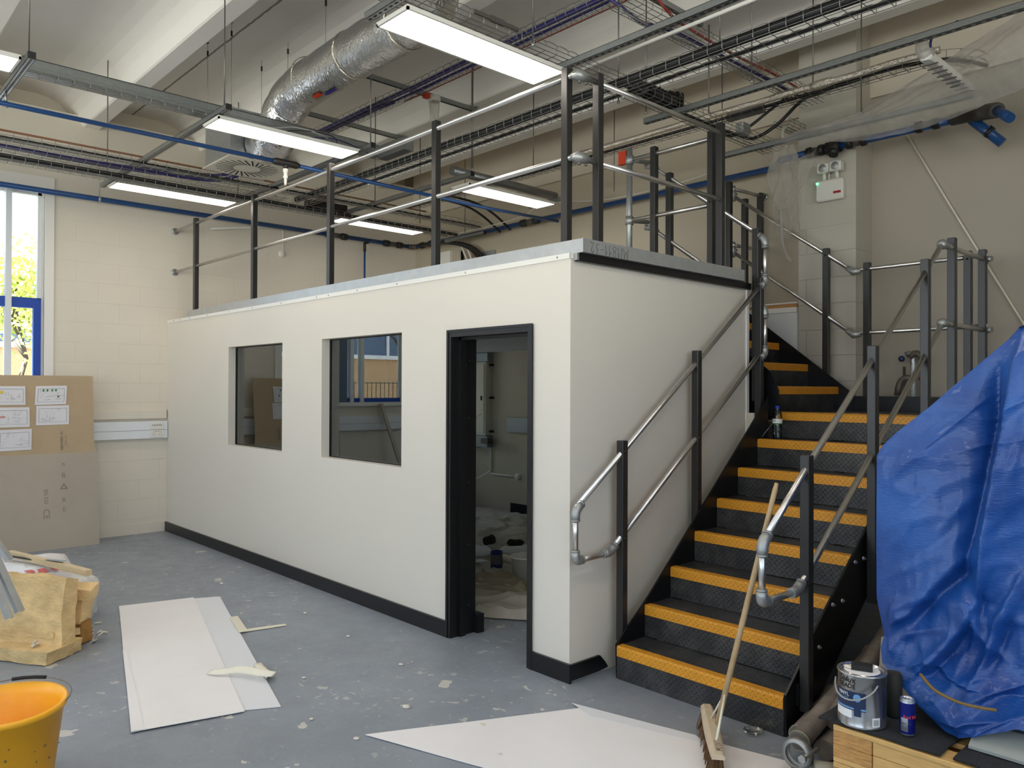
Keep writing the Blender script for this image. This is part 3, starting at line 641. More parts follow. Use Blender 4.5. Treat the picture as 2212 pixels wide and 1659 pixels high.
# deck guard rail: front run and side run
gr = thing('deck_guardrail', 'charcoal guardrail with two silver rails around the front of the mezzanine deck', 'guardrail', (-3, 0.08, ZD))
RZ, RL = 3.575, 3.085
yf = 0.085
for x in (-5.88, -4.375, -2.885, -1.40, -0.115): post(gr, x, yf, ZD, 3.63)
for z in (RZ, RL):
    rail(gr, [(XL + 0.01, yf, z), (-0.03, yf, z), (0.0 - 0.035, yf, z)])
    p1 = (-0.03, yf + 0.02, z); 
    e0 = (-0.075, yf, z); e1 = (-0.04, 0.20, z)
    mb = MB(); pth = [(-0.10, yf, z)] + arc((-0.075, yf, z), (-0.02, yf + 0.01, z), (-0.035, yf + 0.10, z), 6) + [(-0.04, 0.27, z)]
    mb.tube([(-0.10, yf, z), (-0.035, yf + 0.012, z), (-0.038, yf + 0.06, z), (-0.04, 0.27, z)], 0.0169, 12); mb.build('rail', 'alu_tube', gr)
    kn = MB().tube([(-0.075, yf + 0.002, z), (-0.045, yf + 0.01, z), (-0.036, yf + 0.05, z), (-0.038, yf + 0.11, z)], 0.03, 14, rs=[0.022, 0.034, 0.034, 0.022]).build('corner_clamp', 'casting', gr)
    mb = MB(); mb.tube([(-0.04, yf + 0.03, z - 0.02), (-0.04, yf + 0.03, z - 0.045)], 0.008, 8); mb.tube([(-0.04, yf + 0.09, z - 0.02), (-0.04, yf + 0.09, z - 0.04)], 0.008, 8); mb.build('grub_screw', 'rod', kn)
    rail(gr, [(-0.04, 0.26, z), (-0.055, 1.66, z + 0.01)])
    MB().lathe([(0.04, 0.0), (0.04, 0.008), (0.02, 0.012)], (XL + 0.001, yf, z), 16, 'x').build('wall_flange', 'casting', gr)
post(gr, -0.04, 0.285, ZD, 3.63); post(gr, -0.055, 1.665, ZD, 3.655)
# rail along the stair opening
og = thing('stair_opening_rail', 'short guardrail at the deck stair opening ending in a grey post with orange cap', 'guardrail', (-0.6, 1.75, ZD))
post(og, -0.185, 1.75, ZD, 3.645, (3.60, 3.11), bdir=(0, -1)); post(og, -0.715, 1.75, ZD, 3.645, (3.60, 3.11), bdir=(0, -1))
MB().tube([(-0.965, 1.75, ZD), (-0.965, 1.75, 3.69)], 0.0242, 16).build('tube_post', 'galv', og)
MB().bbox(-1.075, -0.995, 1.735, 1.775, 3.57, 3.68, 0.004).build('orange_cap', 'orange', og)
for z in (3.592, 3.092):
    rail(og, [(-0.965, 1.75, z), (-0.185, 1.75, z)]); MB().tube([(-0.965, 1.75, z - 0.035), (-0.965, 1.75, z + 0.035)], 0.034, 14).tube([(-0.98, 1.75, z), (-0.925, 1.75, z)], 0.024, 14).build('tee_clamp', 'casting', og)
    e = (-0.905, 1.93, z + 0.005); MB().tube([(-0.955, 1.775, z), e], 0.0169, 12).build('link_tube', 'casting', og)

# upper flight, front hand rail
uf = thing('upper_stair_front_rail', 'sloping handrail on the near side of the upper flight behind the pod', 'handrail', (-0.4, 2.0, 2.0))
def zuf(x, lo=0): return 3.123 - 0.72 * (x + 0.291) - (0.52 if lo else 0)
post(uf, -0.745, 2.0, 2.1, 3.49); post(uf, 0.045, 2.0, 1.62, 2.913, (2.85,), bdir=(1, 0))
for lo in (0, 1):
    a = Vector((-0.905, 1.93, 3.597 - (0.5 if lo else 0))); st = Vector((-0.93, 2.0, zuf(-0.93, lo))); en = Vector((0.10, 2.0, zuf(0.10, lo)))
    rail(uf, [a, st, en]); MB().tube([st - Vector((0.05, 0.02, -0.01)), st, st + Vector((0.06, 0, -0.043))], 0.026, 12).build('swivel_clamp', 'casting', uf)
    z0 = zuf(0.113, lo) - 0.01; z1 = (2.50, 1.97)[lo]
    rail(uf, [(0.115, 2.0, z0), (0.118, 1.995, z1)]); elbow(uf, en - Vector((0.1, 0, -0.07)), (0.115, 2.0, z0), (0.115, 2.0, z0 - 0.2)); elbow(uf, (0.118, 1.995, z1 + 0.2), (0.118, 1.993, z1), (0.105, 1.9, z1 - 0.06))
# upper flight, back hand rail and landing back rail
ub = thing('upper_stair_back_rail', 'far side handrail of the upper flight, running level behind the landing', 'handrail', (0.4, 3.13, 1.55))
YU = 3.13
for x, t_, b0 in ((-0.72, 3.46, 2.3), (0.052, 2.905, 1.63), (0.395, 2.745, 1.55), (1.14, 2.745, 1.55)):
    post(ub, x, YU, b0, t_, (t_ - 0.06, t_ - 0.06 - 0.52), bdir=(0, -1))
post(ub, -0.83, 3.04, ZD - 0.05, 3.62, (3.55,), bdir=(1, 0)); post(ub, -0.80, 3.545, 2.52, 3.60)
for lo in (0, 1):
    d = 0.52 * lo; k = Vector((0.285, YU, 2.682 - d)); st = Vector((-0.83, YU - 0.02, 3.502 - d)); rail(ub, [st, k]); rail(ub, [k, (0.33, YU, 2.694 - d), (1.27, YU, 2.70 - d)])
    MB().tube([k + Vector((-0.055, 0, 0.04)), k, k + Vector((0.06, 0, 0.004))], 0.03, 14, rs=[0.023, 0.033, 0.024]).build('angle_clamp', 'casting', ub)
    rail(ub, [(-0.815, 3.06, 3.56 - d), (-0.795, YB - 0.005, 3.575 - d)]); MB().tube([(-0.825, 3.10, 3.53 - d), (-0.81, 3.12, 3.50 - d)], 0.028, 12).tube([(-0.82, 3.09, 3.59 - d), (-0.82, 3.09, 3.45 - d)], 0.024, 12).build('tee_clamp', 'casting', ub)
    MB().lathe([(0.035, 0.0), (0.035, -0.008), (0.02, -0.012)], (-0.795, YB - 0.001, 3.575 - d), 16, 'y').build('wall_flange', 'casting', ub)

# lower flight rails
XI, XO = 0.095, 1.24
li = thing('lower_stair_wall_side_rail', 'pod side handrail of the lower stair with a looped end near the pod corner', 'handrail', (XI, 0.9, 0.2))
for y, z0, t_ in ((0.36, 0.19, 1.395), (1.145, 0.70, 1.965), (1.955, 1.2, 2.535)):
    post(li, XI, y, z0, t_, (t_ - 0.065, t_ - 0.585), bdir=(1, 0))
def rl(o, X, ys, zs, ytop, ztop, loopz, name):
    pass
rail(li, [(XI, -0.05, 1.03), (XI, 1.955, 2.467)]); rail(li, [(XI, 0.24, 0.735), (XI, 1.955, 1.965)])
rail(li, [(XI, -0.055, 1.015), (XI, -0.055, 0.745)]); rail(li, [(XI, -0.05, 0.728), (XI, 0.235, 0.735)])
elbow(li, (XI, 0.05, 1.09), (XI, -0.055, 1.015), (XI, -0.055, 0.9)); elbow(li, (XI, -0.055, 0.9), (XI, -0.055, 0.728), (XI, 0.1, 0.731)); elbow(li, (XI, 0.1, 0.732), (XI, 0.245, 0.737), (XI, 0.35, 0.812))
lo_ = thing('lower_stair_outer_rail', 'open side handrail of the lower stair with a looped end beside the broom', 'handrail', (XO, 1.2, 0.2))
for y, z0, t_ in ((0.40, 0.10, 1.378), (1.19, 0.50, 1.958), (1.99, 1.10, 2.541)):
    post(lo_, XO, y, z0, t_, (t_ - 0.065,), bdir=(-1, 0))
post(lo_, XO, 2.475, 1.50, 2.742); post(lo_, XO, 3.12, 1.45, 2.742)
rail(lo_, [(XO, 0.0, 1.018), (XO, 0.386, 1.305), (XO, 2.27, 2.668)]); rail(lo_, [(XO, 0.31, 0.722), (XO, 0.39, 0.773), (XO, 2.28, 2.145)])
rail(lo_, [(XO, -0.03, 1.0), (XO, -0.035, 0.735)]); rail(lo_, [(XO, -0.03, 0.72), (XO, 0.29, 0.717)])
elbow(lo_, (XO, 0.08, 1.078), (XO, -0.03, 0.995), (XO, -0.032, 0.9)); elbow(lo_, (XO, -0.035, 0.9), (XO, -0.035, 0.722), (XO, 0.1, 0.72)); elbow(lo_, (XO, 0.1, 0.717), (XO, 0.30, 0.716), (XO, 0.40, 0.79))
for z in (2.675, 2.152):
    rail(lo_, [(XO, 2.30, z), (XO, 3.16, z)]); ball(lo_, (XO, 2.285, z)); MB().tube([(XO, 2.305, z), (XO, 2.37, z)], 0.023, 12).build('socket', 'casting', lo_)
    MB().sphere((XO + 0.005, 3.17, z), 0.03, 12, 8).tube([(XO + 0.01, 3.165, z), (XO + 0.05, 3.155, z)], 0.022, 12).build('end_clamp', 'casting', lo_)

# ------------------------------------------------------------------ staircase
RS, GO, Y0 = 0.192, 0.265, -0.009; XS0, XS1 = 0.144, 1.194
st = thing('lower_staircase', 'lower flight of black chequer plate steps with yellow nosings beside the pod', 'staircase', (0.67, 0.25, 0))
def step(parent, k):
    y = Y0 + k * GO; z = k * RS
    s_ = MB(); s_.box(XS0, XS1, y + 0.001, y + 0.006, z - RS + (0.004 if k > 1 else 0.0), z - 0.001); s_.box(XS0, XS1, y + 0.001, y + GO + 0.004, z - 0.006, z - 0.001)
    o = s_.build('step', 'chequer_low', parent)
    nb = MB(); c = 0.010; yy, zz = y - 0.004, z + 0.003
    prof = [(yy, z - 0.058), (yy, zz - c), (yy + 0.3 * c, zz - 0.3 * c), (yy + c, zz), (y + 0.052, zz), (y + 0.052, z - 0.001), (y + 0.002, z - 0.001), (y + 0.002, z - 0.058)]
    nb.prism([(p[0], p[1]) for p in prof], 'x', XS0 + 0.002, XS1 - 0.002); nb.build('nosing', 'nosing_low', o); return o
for k in range(1, 8): step(st, k)
def stringer(y_, z_off):  # side profile in y,z
    zt = lambda y: 0.45 + 0.711 * (y - 0.49)
    return [(0.25, 0.0), (0.25, 0.20), (0.30, 0.305), (0.36, zt(0.36)), (2.12, zt(2.12)), (2.12, zt(2.12) - 0.40), (zb_y, 0.0)]
zb_y = 0.49 + (0.40 - 0.45) / 0.711
MB().prism([(0.262, 0.0), (0.258, 0.205), (0.38, 0.30), (0.53, 0.437), (2.12, 1.585), (2.12, 1.18), (0.46, 0.0)], 'x', XS1, XS1 + 0.012).build('stringer', 'stringer_steel', st)
MB().prism([(0.262, 0.0), (0.255, 0.20), (0.316, 0.25), (0.561, 0.43), (2.0, 1.65), (2.0, 1.18), (0.46, 0.0)], 'x', XS0 - 0.012, XS0).build('stringer', 'stringer_steel', st)
mb = MB()
for y, z in ((0.495, 0.373), (0.60, 0.367), (0.755, 0.559), (0.87, 0.56), (1.03, 0.745), (1.14, 0.75), (1.3, 0.93), (1.41, 0.94)): mb.lathe([(0.0, 0.016), (0.006, 0.016), (0.007, 0.008), (0.012, 0.008), (0.012, 0.0)], (XS1 + 0.012, y, z), 8, 'x')
mb.build('bolt_heads', 'galv', st)
MB().box(XS1 + 0.012, XO - 0.02, 0.36, 0.44, 0.13, 0.24).build('post_bracket', 'stringer_steel', st)
# landing
la = thing('landing', 'black chequer plate landing with yellow nosing and kick plate where the stair turns', 'landing', (0.67, 2.6, 1.4))
ZL = 1.536; yl = Y0 + 8 * GO
MB().box(XS0 - 0.01, 1.212, yl + 0.001, 3.09, ZL - 0.006, ZL - 0.001).box(XS0, XS1, yl + 0.001, yl + 0.006, 7 * RS + 0.004, ZL).build('landing_plate', 'chequer_low', la)
nb = MB(); prof = [(yl - 0.004, ZL - 0.058), (yl - 0.004, ZL - 0.007), (yl + 0.006, ZL + 0.003), (yl + 0.052, ZL + 0.003), (yl + 0.052, ZL - 0.001), (yl + 0.002, ZL - 0.001), (yl + 0.002, ZL - 0.058)]
nb.prism(prof, 'x', XS0 + 0.002, XS1 + 0.01); nb.build('nosing', 'nosing_low', la)
MB().box(0.24, 1.212, 3.09, 3.10, 1.36, 1.655).box(1.212, 1.222, yl, 3.10, 1.36, 1.655).build('kick_plate', 'stringer_steel', la)
for x, y in ((1.17, 3.05), (1.17, 2.2), (0.2, 3.05), (0.2, 2.2)): MB().box(x - 0.03, x + 0.03, y - 0.03, y + 0.03, 0, ZL - 0.006).build('leg', 'stringer_steel', la)
# upper flight
us = thing('upper_staircase', 'upper flight of black steps with yellow nosings climbing left behind the pod', 'staircase', (-0.5, 2.6, ZL))
X2 = 0.178; YA, YZ = 2.075, 3.08
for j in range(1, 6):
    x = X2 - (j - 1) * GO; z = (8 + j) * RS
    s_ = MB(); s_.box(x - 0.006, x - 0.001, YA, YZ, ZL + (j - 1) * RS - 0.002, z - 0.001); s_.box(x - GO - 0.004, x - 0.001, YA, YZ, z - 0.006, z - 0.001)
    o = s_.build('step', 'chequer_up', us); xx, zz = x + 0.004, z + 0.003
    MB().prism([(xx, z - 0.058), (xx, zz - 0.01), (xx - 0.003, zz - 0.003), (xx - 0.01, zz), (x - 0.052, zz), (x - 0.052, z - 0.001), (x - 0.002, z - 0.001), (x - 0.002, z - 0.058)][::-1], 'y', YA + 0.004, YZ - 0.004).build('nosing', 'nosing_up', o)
zl2 = lambda x: ZL + RS + 0.095 - 0.7245 * (x - X2)
MB().prism([(0.30, 1.40), (0.30, 1.66), (zz0 := 0.32, 1.66), (-1.2, zl2(-1.2)), (-1.2, zl2(-1.2) - 0.42), (-0.1, 1.40)][::-1], 'y', YZ, YZ + 0.012).build('stringer', 'stringer_steel', us)
MB().prism([(0.19, 1.52), (0.19, 1.70), (0.13, zl2(0.13) - 0.02), (-1.2, zl2(-1.2)), (-1.2, zl2(-1.2) - 0.42), (-0.05, 1.40)][::-1], 'y', YA - 0.012, YA).build('stringer', 'stringer_steel', us)
# white boxed panel behind the upper flight
wp = thing('white_boxing_panel', 'flat white boxing panel with a timber-edged top behind the upper flight', 'panel', (-0.8, 3.3, 0))
MB().box(-1.25, -0.29, 3.285, 3.31, 1.2, 2.44).build('panel', 'white_board', wp)
MB().box(-1.25, -0.29, 3.275, 3.60, 2.478, 2.492).box(-1.25, -0.29, 3.272, 3.285, 2.40, 2.445).build('white_capping', 'trim_white', wp)
MB().box(-1.25, -0.29, 3.283, 3.31, 2.445, 2.478).build('timber_edge', 'wood_end', wp)
pp = MB().tube([(0.03, 1.965, 0.0), (0.03, 1.965, 1.53)], 0.045, 16).build('white_boxed_pipe', 'pod_paint'); tag(pp, 'cream pipe boxing rising at the far end of the pod side wall', 'pipe')

# ------------------------------------------------------------------ ceiling lights
def panel(name, x, y, label, group='ceiling light panels'):
    t = thing('ceiling_light', label, 'light', (x, y, 3.70), group)
    w, l = 0.148, 0.6075
    mb = MB(); mb.box(x - w, x - w + 0.013, y - l, y + l, 3.698, 3.712); mb.box(x + w - 0.013, x + w, y - l, y + l, 3.698, 3.712)
    mb.box(x - w, x + w, y - l, y - l + 0.013, 3.698, 3.712); mb.box(x - w, x + w, y + l - 0.013, y + l, 3.698, 3.712); mb.box(x - w, x + w, y - l, y + l, 3.712, 3.722)
    mb.build('frame', 'plastic_white', t)
    mb = MB(); mb.add([(x - w + 0.013, y - l + 0.013, 3.701), (x - w + 0.013, y + l - 0.013, 3.701), (x + w - 0.013, y + l - 0.013, 3.701), (x + w - 0.013, y - l + 0.013, 3.701)], [(0, 1, 2, 3)])
    mb.build('diffuser', 'panel_light', t)
    MB().box(x - 0.045, x + 0.03, y + 0.0, y + 0.06, 3.722, 3.765).build('driver_box', 'fitting_grey', t)
panel('A', -2.76, -0.40, 'lit ceiling panel in front of the square swirl diffuser')
panel('B', -0.42, -0.36, 'nearest and largest lit ceiling panel, above the pod corner rail posts')
panel('C', -5.24, -0.38, 'lit ceiling panel nearest the left block wall')
panel('D', -5.11, 2.04, 'lit ceiling panel low in the far left corner of the room')
panel('E', -2.92, 2.15, 'lit ceiling panel above the far side of the deck')
panel('F', -2.56, -2.91, 'lit ceiling panel cut by the left edge of the picture')
for x, y, l_ in ((-5.24, -2.9, 'added unseen lit ceiling panel by the left window'), (-0.42, -2.9, 'added unseen lit ceiling panel over the floor sheets'), (1.95, -0.37, 'lit ceiling panel over the foot of the stairs'),
                 (1.95, -2.9, 'added unseen lit ceiling panel over the open floor'), (4.3, -2.9, 'added unseen lit ceiling panel behind the viewpoint'), (4.3, -0.37, 'added unseen lit ceiling panel right of the tarpaulin'), (-2.56, -5.4, 'added unseen lit ceiling panel in the row behind'), (1.95, -5.4, 'added unseen lit ceiling panel at the rear of the room')):
    panel('X', x, y, l_)  # unseen panels added along the grid for brightness; the stairs one follows its channel

# ------------------------------------------------------------------ strut channels
def strut_x(x0, x1, y, z, label, cap0=True, cap1=True, slots=True, round_=False):
    t = thing('strut_channel', label, 'strut channel', ((x0 + x1) / 2, y, z), 'slotted steel channels under the ceiling')
    mb = MB(); mb.box(x0, x1, y - 0.0205, y - 0.018, z, z + 0.041); mb.box(x0, x1, y + 0.018, y + 0.0205, z, z + 0.041); mb.box(x0, x1, y - 0.0205, y + 0.0205, z, z + 0.0025)
    mb.box(x0, x1, y - 0.0205, y - 0.011, z + 0.038, z + 0.041); mb.box(x0, x1, y + 0.011, y + 0.0205, z + 0.038, z + 0.041); mb.build('channel', 'strut', t)
    if slots:
        mb = MB(); x = x0 + 0.03
        while x < x1 - 0.02:
            if round_: mb.lathe([(0.0, -0.0006), (0.0085, -0.0006)], (x, y, z), 10)
            else: mb.box(x - 0.014, x + 0.014, y - 0.006, y + 0.006, z - 0.0006, z)
            x += 0.025 if round_ else 0.05
        mb.build('slots', 'slot', t)
    for c_, xx in ((cap0, x0), (cap1, x1)):
        if c_: MB().box(xx - 0.003, xx + 0.003, y - 0.022, y + 0.022, z - 0.001, z + 0.043).build('end_cap', 'fitting_black', t)
    return t
strut_x(-5.56, -2.48, -0.985, 3.73, 'perforated channel running from the left wall to the near end of the diffuser light', round_=True, cap0=False)
strut_x(-5.33, -2.52, 0.275, 3.73, 'perforated channel across the far end of the light beside the swirl diffuser', round_=True, cap0=False)
strut_x(-4.4, -2.45, -2.24, 3.73, 'perforated channel at the left edge of the picture holding a blue pipe clip', round_=True)
strut_x(-0.60, -0.20, -1.005, 3.73, 'short channel piece at the near end of the largest light panel', False, False)
strut_x(-0.615, 2.9, 0.262, 3.73, 'long slotted channel from the largest light panel to the top of the picture', False, False)
strut_x(-5.30, -2.62, 1.45, 3.73, 'slotted channel across the near ends of the two farthest lights')
strut_x(-3.2, -2.62, 2.78, 3.73, 'short channel at the far end of the light over the deck', slots=False)
strut_x(-0.58, 2.6, 1.452, 3.725, 'longest slotted channel crossing the upper right below the white pipe', False, False)
strut_x(-0.72, 1.3, 2.665, 3.73, 'slotted channel that dives under the hanging plastic sheet', True, False)
strut_x(-5.36, -4.55, 3.28, 3.70, 'galvanised channel over the cable riser on the back wall', False)
def strut_y(x, y0, y1, z, label):
    t = thing('ceiling_channel', label, 'strut channel', (x, (y0 + y1) / 2, z), 'channels fixed under the beams')
    MB().box(x - 0.0205, x + 0.0205, y0, y1, z, z + 0.041).build('channel', 'strut', t)
    MB().box(x - 0.010, x + 0.010, y0 + 0.01, y1, z - 0.001, z).build('open_slot', 'slot', t)
    MB().box(x - 0.022, x + 0.022, y0 - 0.004, y0, z - 0.002, z + 0.043).build('end_cap', 'fitting_black', t)
    for yy in (y0 + 0.06, y1 - 0.02): MB().box(x - 0.05, x + 0.05, yy - 0.02, yy + 0.02, z + 0.041, 4.599).build('fixing_plate', 'galv', t)
strut_y(-3.07, 0.42, 1.87, 4.555, 'grey channel fixed across two beams that carries the smoke detector')
strut_y(-4.35, 0.42, 1.87, 4.555, 'grey channel fixed across two beams beyond the foil duct')
strut_y(-0.36, 0.42, 1.87, 4.53, 'dark slotted channel across two beams at the top right')
gt = thing('trunking_run', 'grey steel cable trunking passing over the diffuser light from the left edge', 'trunking', (-3.0, 0, 3.82))
MB().box(-3.045, -2.96, -4.2, 0.62, 3.818, 3.915).build('trunking_body', 'strut', gt); MB().box(-3.05, -2.955, -4.2, 0.62, 3.914, 3.919).build('trunking_lid', 'fitting_grey', gt)
MB().box(-2.98, -2.56, 0.62, 0.72, 3.80, 3.915).build('trunking_bend', 'strut', gt)

# ------------------------------------------------------------------ wire basket trays
def tray(label, axis, a0, a1, c0, c1, z, h_=0.054, pitch=0.1, r=0.0024, lon=None):
    """basket tray; axis = run direction, c0/c1 = cross limits"""
    mb = MB()
    def q(a, c, zz): return (a, c, zz) if axis == 'x' else (c, a, zz)
    n_ = int((a1 - a0) / pitch)
    for i in range(n_ + 1):
        a = a0 + i * pitch
        mb.tube([q(a, c0, z + h_), q(a, c0, z + 0.012), q(a, c0 + 0.010, z), q(a, c1 - 0.010, z), q(a, c1, z + 0.012), q(a, c1, z + h_)], r, 4, cap=False)
    m_ = max(2, int(round((c1 - c0) / 0.05)))
    for i in range(m_ + 1): mb.tube([q(a0, c0 + 0.008 + (c1 - c0 - 0.016) * i / m_, z + 0.004), q(a1, c0 + 0.008 + (c1 - c0 - 0.016) * i / m_, z + 0.004)], r, 4, cap=False)
    for c in (c0, c1):
        # wavy safety edge
        pts = []
        for i in range(n_):
            a = a0 + i * pitch; pts += [q(a, c, z + h_), q(a + pitch * 0.3, c, z + h_ + 0.007), q(a + pitch * 0.7, c, z + h_ + 0.007)]
        pts.append(q(a0 + n_ * pitch, c, z + h_)); mb.tube(pts, r, 4, cap=False)
        mb.tube([q(a0, c, z + 0.03), q(a1, c, z + 0.03)], r * 0.9, 4, cap=False)
    o = mb.build('cable_tray', 'wire'); return tag(o, label, 'cable tray', 'wire basket cable trays')
def cables(label, specs, ties=None, name='cable_bundle', group='cables in the trays'):
    """specs: list of (points, radius, material)"""
    t = thing(name, label, 'cable', specs[0][0][0], group)
    for pts, r, m_ in specs: MB().tube(smoothpath(pts, 5), r, 8).build('cable', m_, t)
    return t
def wavy(axis, a0, a1, c, z, amp=0.012, step_=0.45, dz=0.0):
    pts = []; a = a0
    while a < a1 - 1e-6: pts.append((a, c + random.uniform(-amp, amp), z + random.uniform(0, 0.004) + dz)); a += step_
    pts.append((a1, c, z)); return [(p[0], p[1], p[2]) if axis == 'x' else (p[1], p[0], p[2]) for p in pts]
# 1: long black-cable tray crossing the whole picture
tray('basket tray with a thick black cable crossing from the left wall to the top right', 'x', -4.72, 2.6, 0.67, 0.885, 3.70)
cables('thick black armoured cable with a thinner one in the long diagonal tray', [(wavy('x', -4.70, 2.6, 0.712, 3.738, 0.004), 0.032, 'cable_black'), (wavy('x', -4.6, 2.6, 0.825, 3.714, 0.006), 0.010, 'cable_black')])
# 2: trays next to the left wall
tray('basket tray lowest and closest to the left block wall, holding a black cable', 'y', -4.4, 3.1, -5.06, -4.86, 3.685)
cables('thick black cable in the tray closest to the left wall', [(wavy('y', -4.4, 3.1, -4.90, 3.715, 0.004), 0.022, 'cable_black'), (wavy('y', -4.4, 3.0, -4.98, 3.70, 0.006), 0.010, 'cable_grey')])
tray('basket tray with purple cables beside the tray closest to the left wall', 'y', -4.4, 0.55, -4.74, -4.54, 3.70)
cables('bundle of purple data cables looping up behind the swirl diffuser', [([(-4.66, -4.4, 3.73), (-4.64, -3, 3.73), (-4.62, -2.0, 3.725), (-4.66, -1.2, 3.73), (-4.58, -0.7, 3.73), (-4.5, -0.25, 3.74), (-4.25, -0.1, 3.80), (-4.13, -0.09, 3.98), (-4.10, -0.06, 4.2)], 0.02, 'cable_purple'), ([(-4.60, -4.4, 3.73), (-4.60, -2.0, 3.725), (-4.6, -1.2, 3.73), (-4.52, -0.7, 3.75), (-4.4, -0.25, 3.77), (-4.2, -0.1, 3.86), (-4.10, -0.07, 4.2)], 0.014, 'cable_purple')])
tray('basket tray with a thin black line, third from the left wall', 'y', -4.4, 3.0, -4.42, -4.27, 3.70)
cables('thin black cable in the third tray from the left wall', [(wavy('y', -4.4, 3.0, -4.31, 3.715, 0.004), 0.011, 'cable_black'), (wavy('y', -4.4, 3.0, -4.37, 3.71, 0.004), 0.007, 'cable_grey')])
# 3: tray beside the trunking
tray('narrow empty basket tray running beside the grey trunking', 'y', -4.2, 0.60, -2.945, -2.865, 3.775, 0.05)
cables('tangle of grey and purple leads on top of the diffuser light', [([(-2.9, -0.9, 3.80), (-2.85, -0.5, 3.80), (-2.78, -0.3, 3.83), (-2.7, -0.1, 3.79), (-2.88, 0.1, 3.80)], 0.006, 'cable_grey'), ([(-2.9, -0.2, 3.80), (-2.75, 0.0, 3.80), (-2.82, 0.2, 3.82), (-2.9, 0.5, 3.80)], 0.005, 'cable_purple'), ([(-2.9, -0.4, 3.80), (-2.72, -0.25, 3.80), (-2.8, 0.05, 3.84), (-2.95, 0.2, 3.80)], 0.004, 'cable_black')])
# 4: high purple tray
tray('high basket tray of purple cables passing above the largest light', 'x', -4.3, 2.4, 0.69, 0.86, 4.35)
cables('purple data cables and one red cable in the high tray', [(wavy('x', -4.3, 2.4, 0.725, 4.372, 0.006), 0.019, 'cable_purple'), (wavy('x', -4.3, 2.4, 0.79, 4.366, 0.006), 0.012, 'cable_purple'), (wavy('x', -2.9, 2.4, 0.852, 4.36, 0.002), 0.004, 'cable_red'), ([(-4.2, 0.76, 4.372), (-3.6, 0.77, 4.376), (-3.05, 0.79, 4.37), (-2.98, 0.80, 4.372)], 0.02, 'cable_purple')])
# 5: red/purple tray running away
tray('basket tray of red and purple cables running away to the back wall', 'y', 0.55, 3.15, -0.18, 0.02, 4.16)
cables('red fire cable and purple data cables in the tray running to the back wall', [([(-0.10, 0.78, 4.36), (-0.06, 0.86, 4.34), (-0.03, 0.95, 4.25), (-0.01, 1.15, 4.19), (-0.02, 1.8, 4.185), (0.0, 2.4, 4.185), (-0.02, 3.0, 4.185)], 0.010, 'cable_red'),
    ([(-0.35, 0.72, 4.37), (-0.28, 0.78, 4.30), (-0.22, 0.95, 4.22), (-0.10, 1.12, 4.18), (-0.09, 1.7, 4.18), (-0.08, 2.4, 4.18), (-0.09, 3.0, 4.18)], 0.013, 'cable_purple'), ([(-0.30, 0.74, 4.36), (-0.26, 0.82, 4.26), (-0.16, 1.1, 4.18), (-0.13, 1.7, 4.18), (-0.13, 2.9, 4.18)], 0.006, 'cable_grey')])
# 6: tray over the largest light and on past the rail posts
tray('basket tray lying along the top of the largest light, running on toward the back', 'y', -1.15, 2.98, -0.45, -0.26, 3.775)
cables('black cables in the tray beyond the deck corner posts', [([(-0.32, 0.9, 3.80), (-0.35, 1.3, 3.795), (-0.36, 1.9, 3.795), (-0.35, 2.4, 3.80), (-0.33, 2.62, 3.82), (-0.18, 2.72, 3.92), (0.03, 2.72, 4.06), (0.25, 2.62, 4.05), (0.6, 2.56, 4.045)], 0.014, 'cable_black'), ([(-0.40, 0.9, 3.79), (-0.41, 1.6, 3.79), (-0.40, 2.3, 3.79), (-0.37, 2.5, 3.86), (-0.2, 2.6, 4.0), (-0.05, 2.75, 4.17)], 0.012, 'cable_black')])
# 7: tray along the back wall with a curve at its right end
tray('basket tray running the length of the back wall behind the foil pipe', 'x', -5.2, 1.0, 2.51, 2.66, 4.02)
cables('black cable in the tray along the back wall', [([(-5.2, 2.56, 4.04), (-4, 2.55, 4.04), (-2, 2.57, 4.04), (0, 2.58, 4.045), (0.7, 2.56, 4.05), (1.0, 2.60, 4.05), (1.2, 2.75, 4.05), (1.3, 3.0, 4.05)], 0.015, 'cable_black')])
mb = MB()
for i in range(7):
    th = i / 6 * pi / 2; c0_ = Vector((1.0, 2.66 + 0.2, 4.02)); d = Vector((math.sin(th), -math.cos(th), 0)); p, q_ = c0_ + d * 0.2, c0_ + d * 0.35
    mb.tube([p + Vector((0, 0, .054)), p, q_, q_ + Vector((0, 0, .054))], 0.0024, 4, cap=False)
for rr in (0.2, 0.25, 0.3, 0.35): mb.tube([Vector((1.0, 2.86, 4.022)) + Vector((math.sin(i / 8 * pi / 2), -math.cos(i / 8 * pi / 2), 0)) * rr for i in range(9)], 0.0024, 4, cap=False)
for rr in (0.2, 0.35): mb.tube([Vector((1.0, 2.86, 4.076)) + Vector((math.sin(i / 8 * pi / 2), -math.cos(i / 8 * pi / 2), 0)) * rr for i in range(9)], 0.0024, 4, cap=False)
tag(mb.build('cable_tray', 'wire'), 'curved corner piece of basket tray behind the hanging plastic sheet', 'cable tray', 'wire basket cable trays')
tray('short basket tray stub by the column above the plastic sheet', 'y', 3.0, 3.5, -0.36, -0.22, 4.0)
MB_ = MB().box(-0.6, -0.25, 2.62, 2.665, 4.03, 4.09).build('grey_trunking_piece', 'strut'); tag(MB_, 'short grey trunking piece beside the curved black cables', 'trunking')

